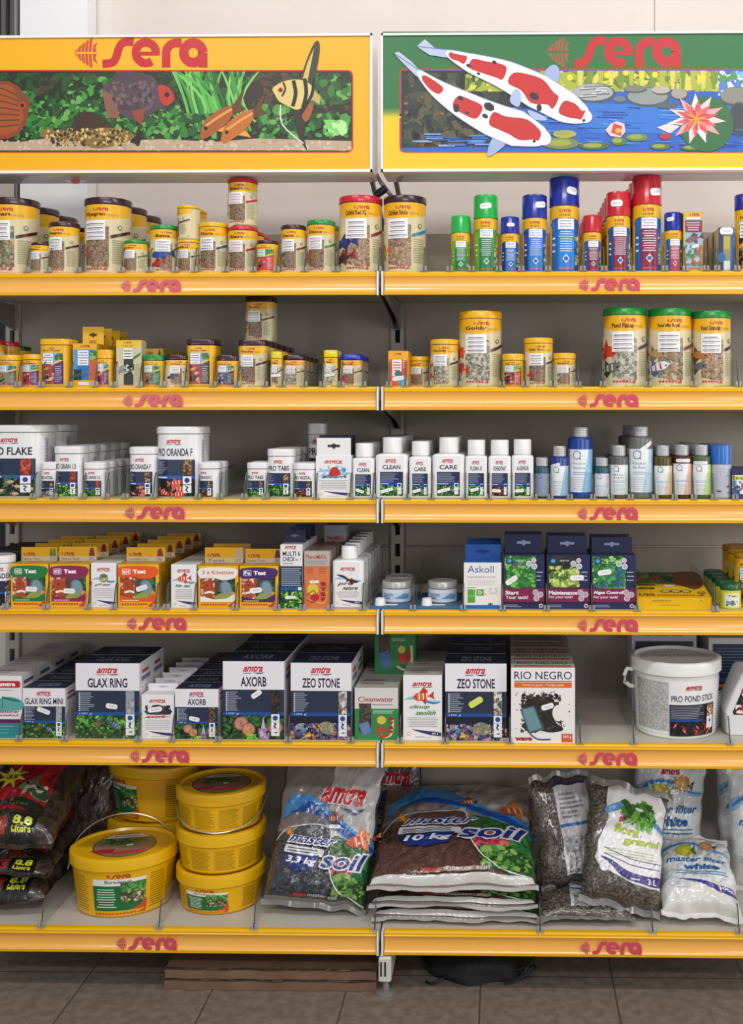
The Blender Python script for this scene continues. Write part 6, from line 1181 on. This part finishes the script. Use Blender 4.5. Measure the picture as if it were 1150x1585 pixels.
def cv_wool(full):
    def f(a):
        c = Cv(a); c.rect(.02, .28, .96, .72, '#e2e6ea')
        if full: c.text('amtra', .36, .90, .3, .06, '#c8202c', .05, .1).poly([(.46, .885), (.6, .87), (.66, .885), (.58, .88)], '#2a2f7a')
        c.poly(smooth([(.02, .66), (.2, .76), (.45, .80), (.7, .72), (.97, .70), (.97, .74), (.7, .77), (.45, .86), (.2, .84), (.02, .76)], 3), '#8fc0e6'); c.poly(smooth([(.02, .70), (.25, .81), (.5, .82), (.75, .74), (.97, .72), (.75, .76), (.5, .86), (.2, .83)], 3), '#3a7ac0')
        c.ell(.35, .72, .11, .10, '#b9b428', .2); c.poly(c.rot([(.07, 0), (.15, .07), (.13, -.07)], .35, .72, .1), '#5a6a3a'); c.ell(.33, .72, .07, .07, '#cfc83a'); c.ell(.66, .82, .08, .08, '#c88a4a', .2); c.poly(c.rot([(.06, 0), (.12, .05), (.11, -.05)], .66, .82, -.2), '#4a3a2a'); c.ell(.65, .82, .05, .05, '#d8a86a')
        c.text('master filter', .08, .55, .84, .075, '#1f6aa8', .03, .05); c.text('white', .28, .43, .5, .09, '#1f5f9c', .05, .05); c.lines(.16, .35, .7, .07, 2, '#5a8ab0', 3, .4, .1, True)
        c.poly(smooth([(.2, .29), (.5, .27), (.75, .22), (.98, .24), (.98, .15), (.75, .15), (.5, .235), (.3, .27)], 3), '#37308a'); c.text('100g', .74, .17, .2, .045, '#eef', .03); c.ell(.15, .24, .03, .03, '#9ab'); c.ell(.15, .24, .025, .025, '#e2e6ea'); c.lines(.2, .18, .25, .08, 3, '#9aa8b8', 2, .2)
        if full: sticker(c, .56, .745, .10, .045, .1)
        return c
    return f
GW = 'bags of white filter wool'
place(bag(.182, .262, .07, cv_wool(True), WOOL, 'filter_wool_bag', .2, .006, 31, .012, WOOL), 1031, .315, z6+.014, 'white filter wool bag standing behind the lying one', 'bag', GW, 0, -3, 2)
place(bag(.182, .20, .08, cv_wool(False), WOOL, 'filter_wool_bag', .3, .006, 32, .012, WOOL), 1086, .040, z6+.024, 'white filter wool bag lying back at the shelf front', 'bag', GW, 0, -62, 3)
place(bag(.182, .262, .06, cv_wool(True), WOOL, 'filter_wool_bag', .2, .006, 33, .012, WOOL), 1166, .335, z6+.014, 'white wool bag nearly hidden behind the right edge one', 'bag', GW, 0, -3, 0)
place(bag(.182, .262, .07, cv_wool(True), WOOL, 'filter_wool_bag', .2, .006, 34, .012, WOOL), 1187, .225, z6+.014, 'white filter wool bag cut by the right picture edge', 'bag', GW, 0, -4, 0)
EDGES += [(6, 64, 'far left bark bag stack'), (6, 246, 'big yellow bucket in front'), (6, 393, 'three high yellow bucket stack'), (6, 575, 'grey leaning soil bag'), (6, 834, 'stack of brown soil bags'), (6, 1012, 'front gravel bag with lime lettering'), (6, 1145, 'filter wool bag lying at the shelf front')]
# one more carton lying on the green clean water cartons, and the grey one on the orange row
def onrow(sh, px0, px1, pyt, zb, yf, dep, front, name, body, lab, cat, grp=None, top=None):
    x0, x1 = W(px0, 640, yf)[0], W(px1, 640, yf)[0]; h = W(0, pyt, yf)[1]-zb
    o = carton(x1-x0, dep, h, front, name, body, top=top); o.location = ((x0+x1)/2, yf+dep/2, zb+.0004); o['label'] = label_ok(lab); o['category'] = cat
    if grp: o['group'] = grp
hcw = W(0, 1062, .022)[1]; onrow(5, 580, 643, 978, hcw, .15, .10, lambda a: Cv(a).rect(0, 0, 1, 1, '#2c7a44').lines(.42, .8, .5, .08, 2, '#9cc4a8', 2).grit(.1, .5, .28, .5, ['#3a302e', '#4a3c3a'], 50, .06, 3).poly([(.08, .5), (.34, .58), (.42, .2), (.2, .12)], '#4a6a9c').ell(.66, .6, .09, .09, '#d8bc4a').ell(.68, .38, .1, .12, '#c0362c').stroke(smooth([(.54, .2), (.75, .1), (.9, .25), (.9, .7)], 3, False), .05, '#e0cf9a').text('wave', .76, .3, .12, .3, '#a8242c', .05), 'filter_carton', '#2c7a44', 'green carton perched on the back clean water carton', 'carton', 'green clean water cartons')
onrow(4, 502, 536, 812, W(0, 852, .022)[1], .20, .058, lambda a: Cv(a).rect(0, 0, 1, 1, '#a9a4a4').rect(0, .55, 1, .2, '#8fa4b4').text('PlenoMAX', .12, .12, .76, .26, '#a83a3a', .03), 'food_carton', '#a09a98', 'grey carton perched on the orange and grey row', 'carton')
# ------------------------------------------------------------------ under the shelves
CARD = mat('#7d614b', .75, 0, 0, (90, .2), ('#6e5441', 10, .35, .65)); EDG = mat('#4f3a2c', .85, 0, 0, (200, .4), ('#33241b', 60, .4, .6))
g = random.Random(5)
for k, nm in enumerate(('lower flattened brown cardboard box lying on the floor tiles', 'upper flattened brown cardboard box lying under the left bay')):
    xa, xe = W(255, 640, .02)[0]+.002*k, W(583, 640, .02)[0]; z0 = .0004+.0245*k; t = thing('cardboard_box', nm, 'box', ((xa+xe)/2, .2, z0), 0, 'flattened cardboard boxes'); label_ok(nm); hw = (xe-xa)/2; b = MB()
    n = 26; R_ = []
    for i in range(n+1):
        x = -hw+2*hw*i/n; wv = .0015*math.sin(i*1.3+k)+.001*g.random(); R_.append([(x, -.185+wv, .0008), (x, .16, .0008), (x, .16, .023), (x, -.187+wv, .0232-.001*g.random())])
    b.loft(R_); b.build('panel', CARD, t)
    b = MB(); b.loft([[(p[0][0], p[0][1]-.0022, zc-.0012), (p[0][0], p[0][1]+.004, zc-.0012), (p[0][0], p[0][1]+.004, zc+.0012), (p[0][0], p[0][1]-.0022, zc+.0012)] for i, p in enumerate(R_) for zc in [.0219+.0006*math.sin(i*.8)]]); b.build('torn_edge', EDG, t)
t = thing('carrier_bag', label_ok('black slumped bag with cables on the floor under the right bay'), 'bag', (W(742, 640, .12)[0], .15, .0003)); b = MB(); rings = []
for j in range(15):
    v = j/14; row = []
    for i in range(36):
        a_ = 2*PI*i/36; rr0 = (math.sin(PI*(.04+.96*v)*.5+.0) if False else math.sqrt(max(0, 1-(1-v)**2.6*0))*(1-.72*v**3)); q = 1+.16*noise.noise(Vector((math.cos(a_)*1.8, math.sin(a_)*1.8, v*2.4)))+.05*math.sin(7*a_+3*v)
        row.append((.125*rr0*q*math.cos(a_)-.012*v, .10*rr0*q*math.sin(a_), .074*v*(1+.22*math.cos(a_+.6)*v)*.9+.0))
    rings.append(row)
b.loft(rings); b.build('bag_body', mat('#08090b', .75, 0, 0, (35, .5)), t, 60)
CBL = mat('#121316', .45)
b = MB(); b.tube(smooth3 := [(.09+.05*math.sin(s), -.06-.02*math.cos(2*s), .004+.05*max(0, math.sin(s*1.1))) for s in [q*.25 for q in range(14)]], .0028, 6); b.build('cable', CBL, t, 60)
b = MB(); b.tube([(.06+.07*math.cos(s), -.085+.02*math.sin(s*1.3), .0035+.03*max(0, math.cos(s))) for s in [-1.6+q*.24 for q in range(15)]], .0024, 6); b.build('cable', CBL, t, 60)
b = MB(); b.tube([(-.12+.075*q/10, -.095-.018*math.sin(q*.55), .0035+.012*math.sin(q*.3)**2) for q in range(12)], .0026, 6); b.build('cable', CBL, t, 60)
# ------------------------------------------------------------------ little things by the signs
t = thing('shelf_tag', label_ok('small round white tag with red dot hanging below the left sign'), 'tag', (W(117, 640, .06)[0], .06, W(0, 268, .06)[1])); zt = t.location.z
b = MB(); b.prism([(-.034, 0)]+[(-.034*math.cos(a_*PI/12), -.026*math.sin(a_*PI/12)) for a_ in range(13)][1:-1]+[(.034, 0)], 'y', -.0005, .0005); b.build('card', mat('#dcd9d6', .5), t)
c = Cv(1); c.ell(.5, .25, .16, .2, '#d8606a'); c.lines(.3, .62, .4, .16, 1, '#5a5a62', 2); c.build('mark', lambda u, v, k: Vector(((u-.5)*.068, -.0007-k*EPS, -.026+v*.026)), PAPER, t)
t = thing('sign_bracket', label_ok('grey bent bracket with black knob between the two signs'), 'bracket', (XJ, .10, 0))
P3 = lambda px, py, y=.10: (W(px, py, y)[0]-XJ, y-.10, W(px, py, y)[1])
b = MB(); b.tube([P3(581, 268, .09), P3(590, 283), P3(603, 300), P3(614, 312, .12)], .005, 8); b.build('arm', mat('#8f8b86', .4, .4), t, 40)
b = MB(); b.tube([P3(581, 303), P3(585, 300), P3(595, 293), P3(598, 291)], .009, 14); b.build('knob', mat('#1a1a1c', .4), t, 40)
# ------------------------------------------------------------------ dividers (their front clips sit on the rails)
DIV = {1: [41, 74.5, 121, 188, 231, 271, 301, 349, 392, 428, 471, 520, 586, 656, 696, 730, 772, 807, 848, 902, 935, 978, 1029, 1061, 1093, 1110, 1141],
       2: [27, 64, 107, 147, 176, 216, 252, 286, 330, 367, 410, 437, 471, 499, 528, 562, 602, 627, 664, 709, 777, 813, 856, 895, 933, 1003, 1074, 1143],
       3: [51, 84, 128, 164, 194, 237, 306, 340, 378, 411, 454, 489, 542, 577, 630, 668, 720, 757, 792, 827, 852, 882, 918, 945, 976, 1014, 1044, 1074, 1105, 1138],
       4: [8, 71, 136, 176, 241, 257, 300, 364, 429, 468, 511, 561, 639, 717, 778, 846, 916, 986, 1107],
       5: [29, 100, 214, 266, 337, 446, 543, 619, 689, 789, 898, 981, 1130], 6: [64, 246, 393, 580, 836, 1010, 1144]}
for sh in DIV:
    for px in DIV[sh]:
        best = min([q for q in EDGES if q[0] == sh], key=lambda q: abs(q[1]-px)); l = best[2].split(',')[0]
        lab = 'clear plastic divider just right of the '+l; ws = lab.split()
        if len(ws) > 16: lab = ' '.join(ws[:16])
        if lab in USED: lab = 'clear plastic divider in front of the '+l
        if lab in USED: lab = 'clear plastic divider further right of the '+l
        if len(lab.split()) > 16: lab = ' '.join(lab.split()[:16])
        divider(sh, px, label_ok(lab))
for o in S.objects:
    if '_h' in o: del o['_h']
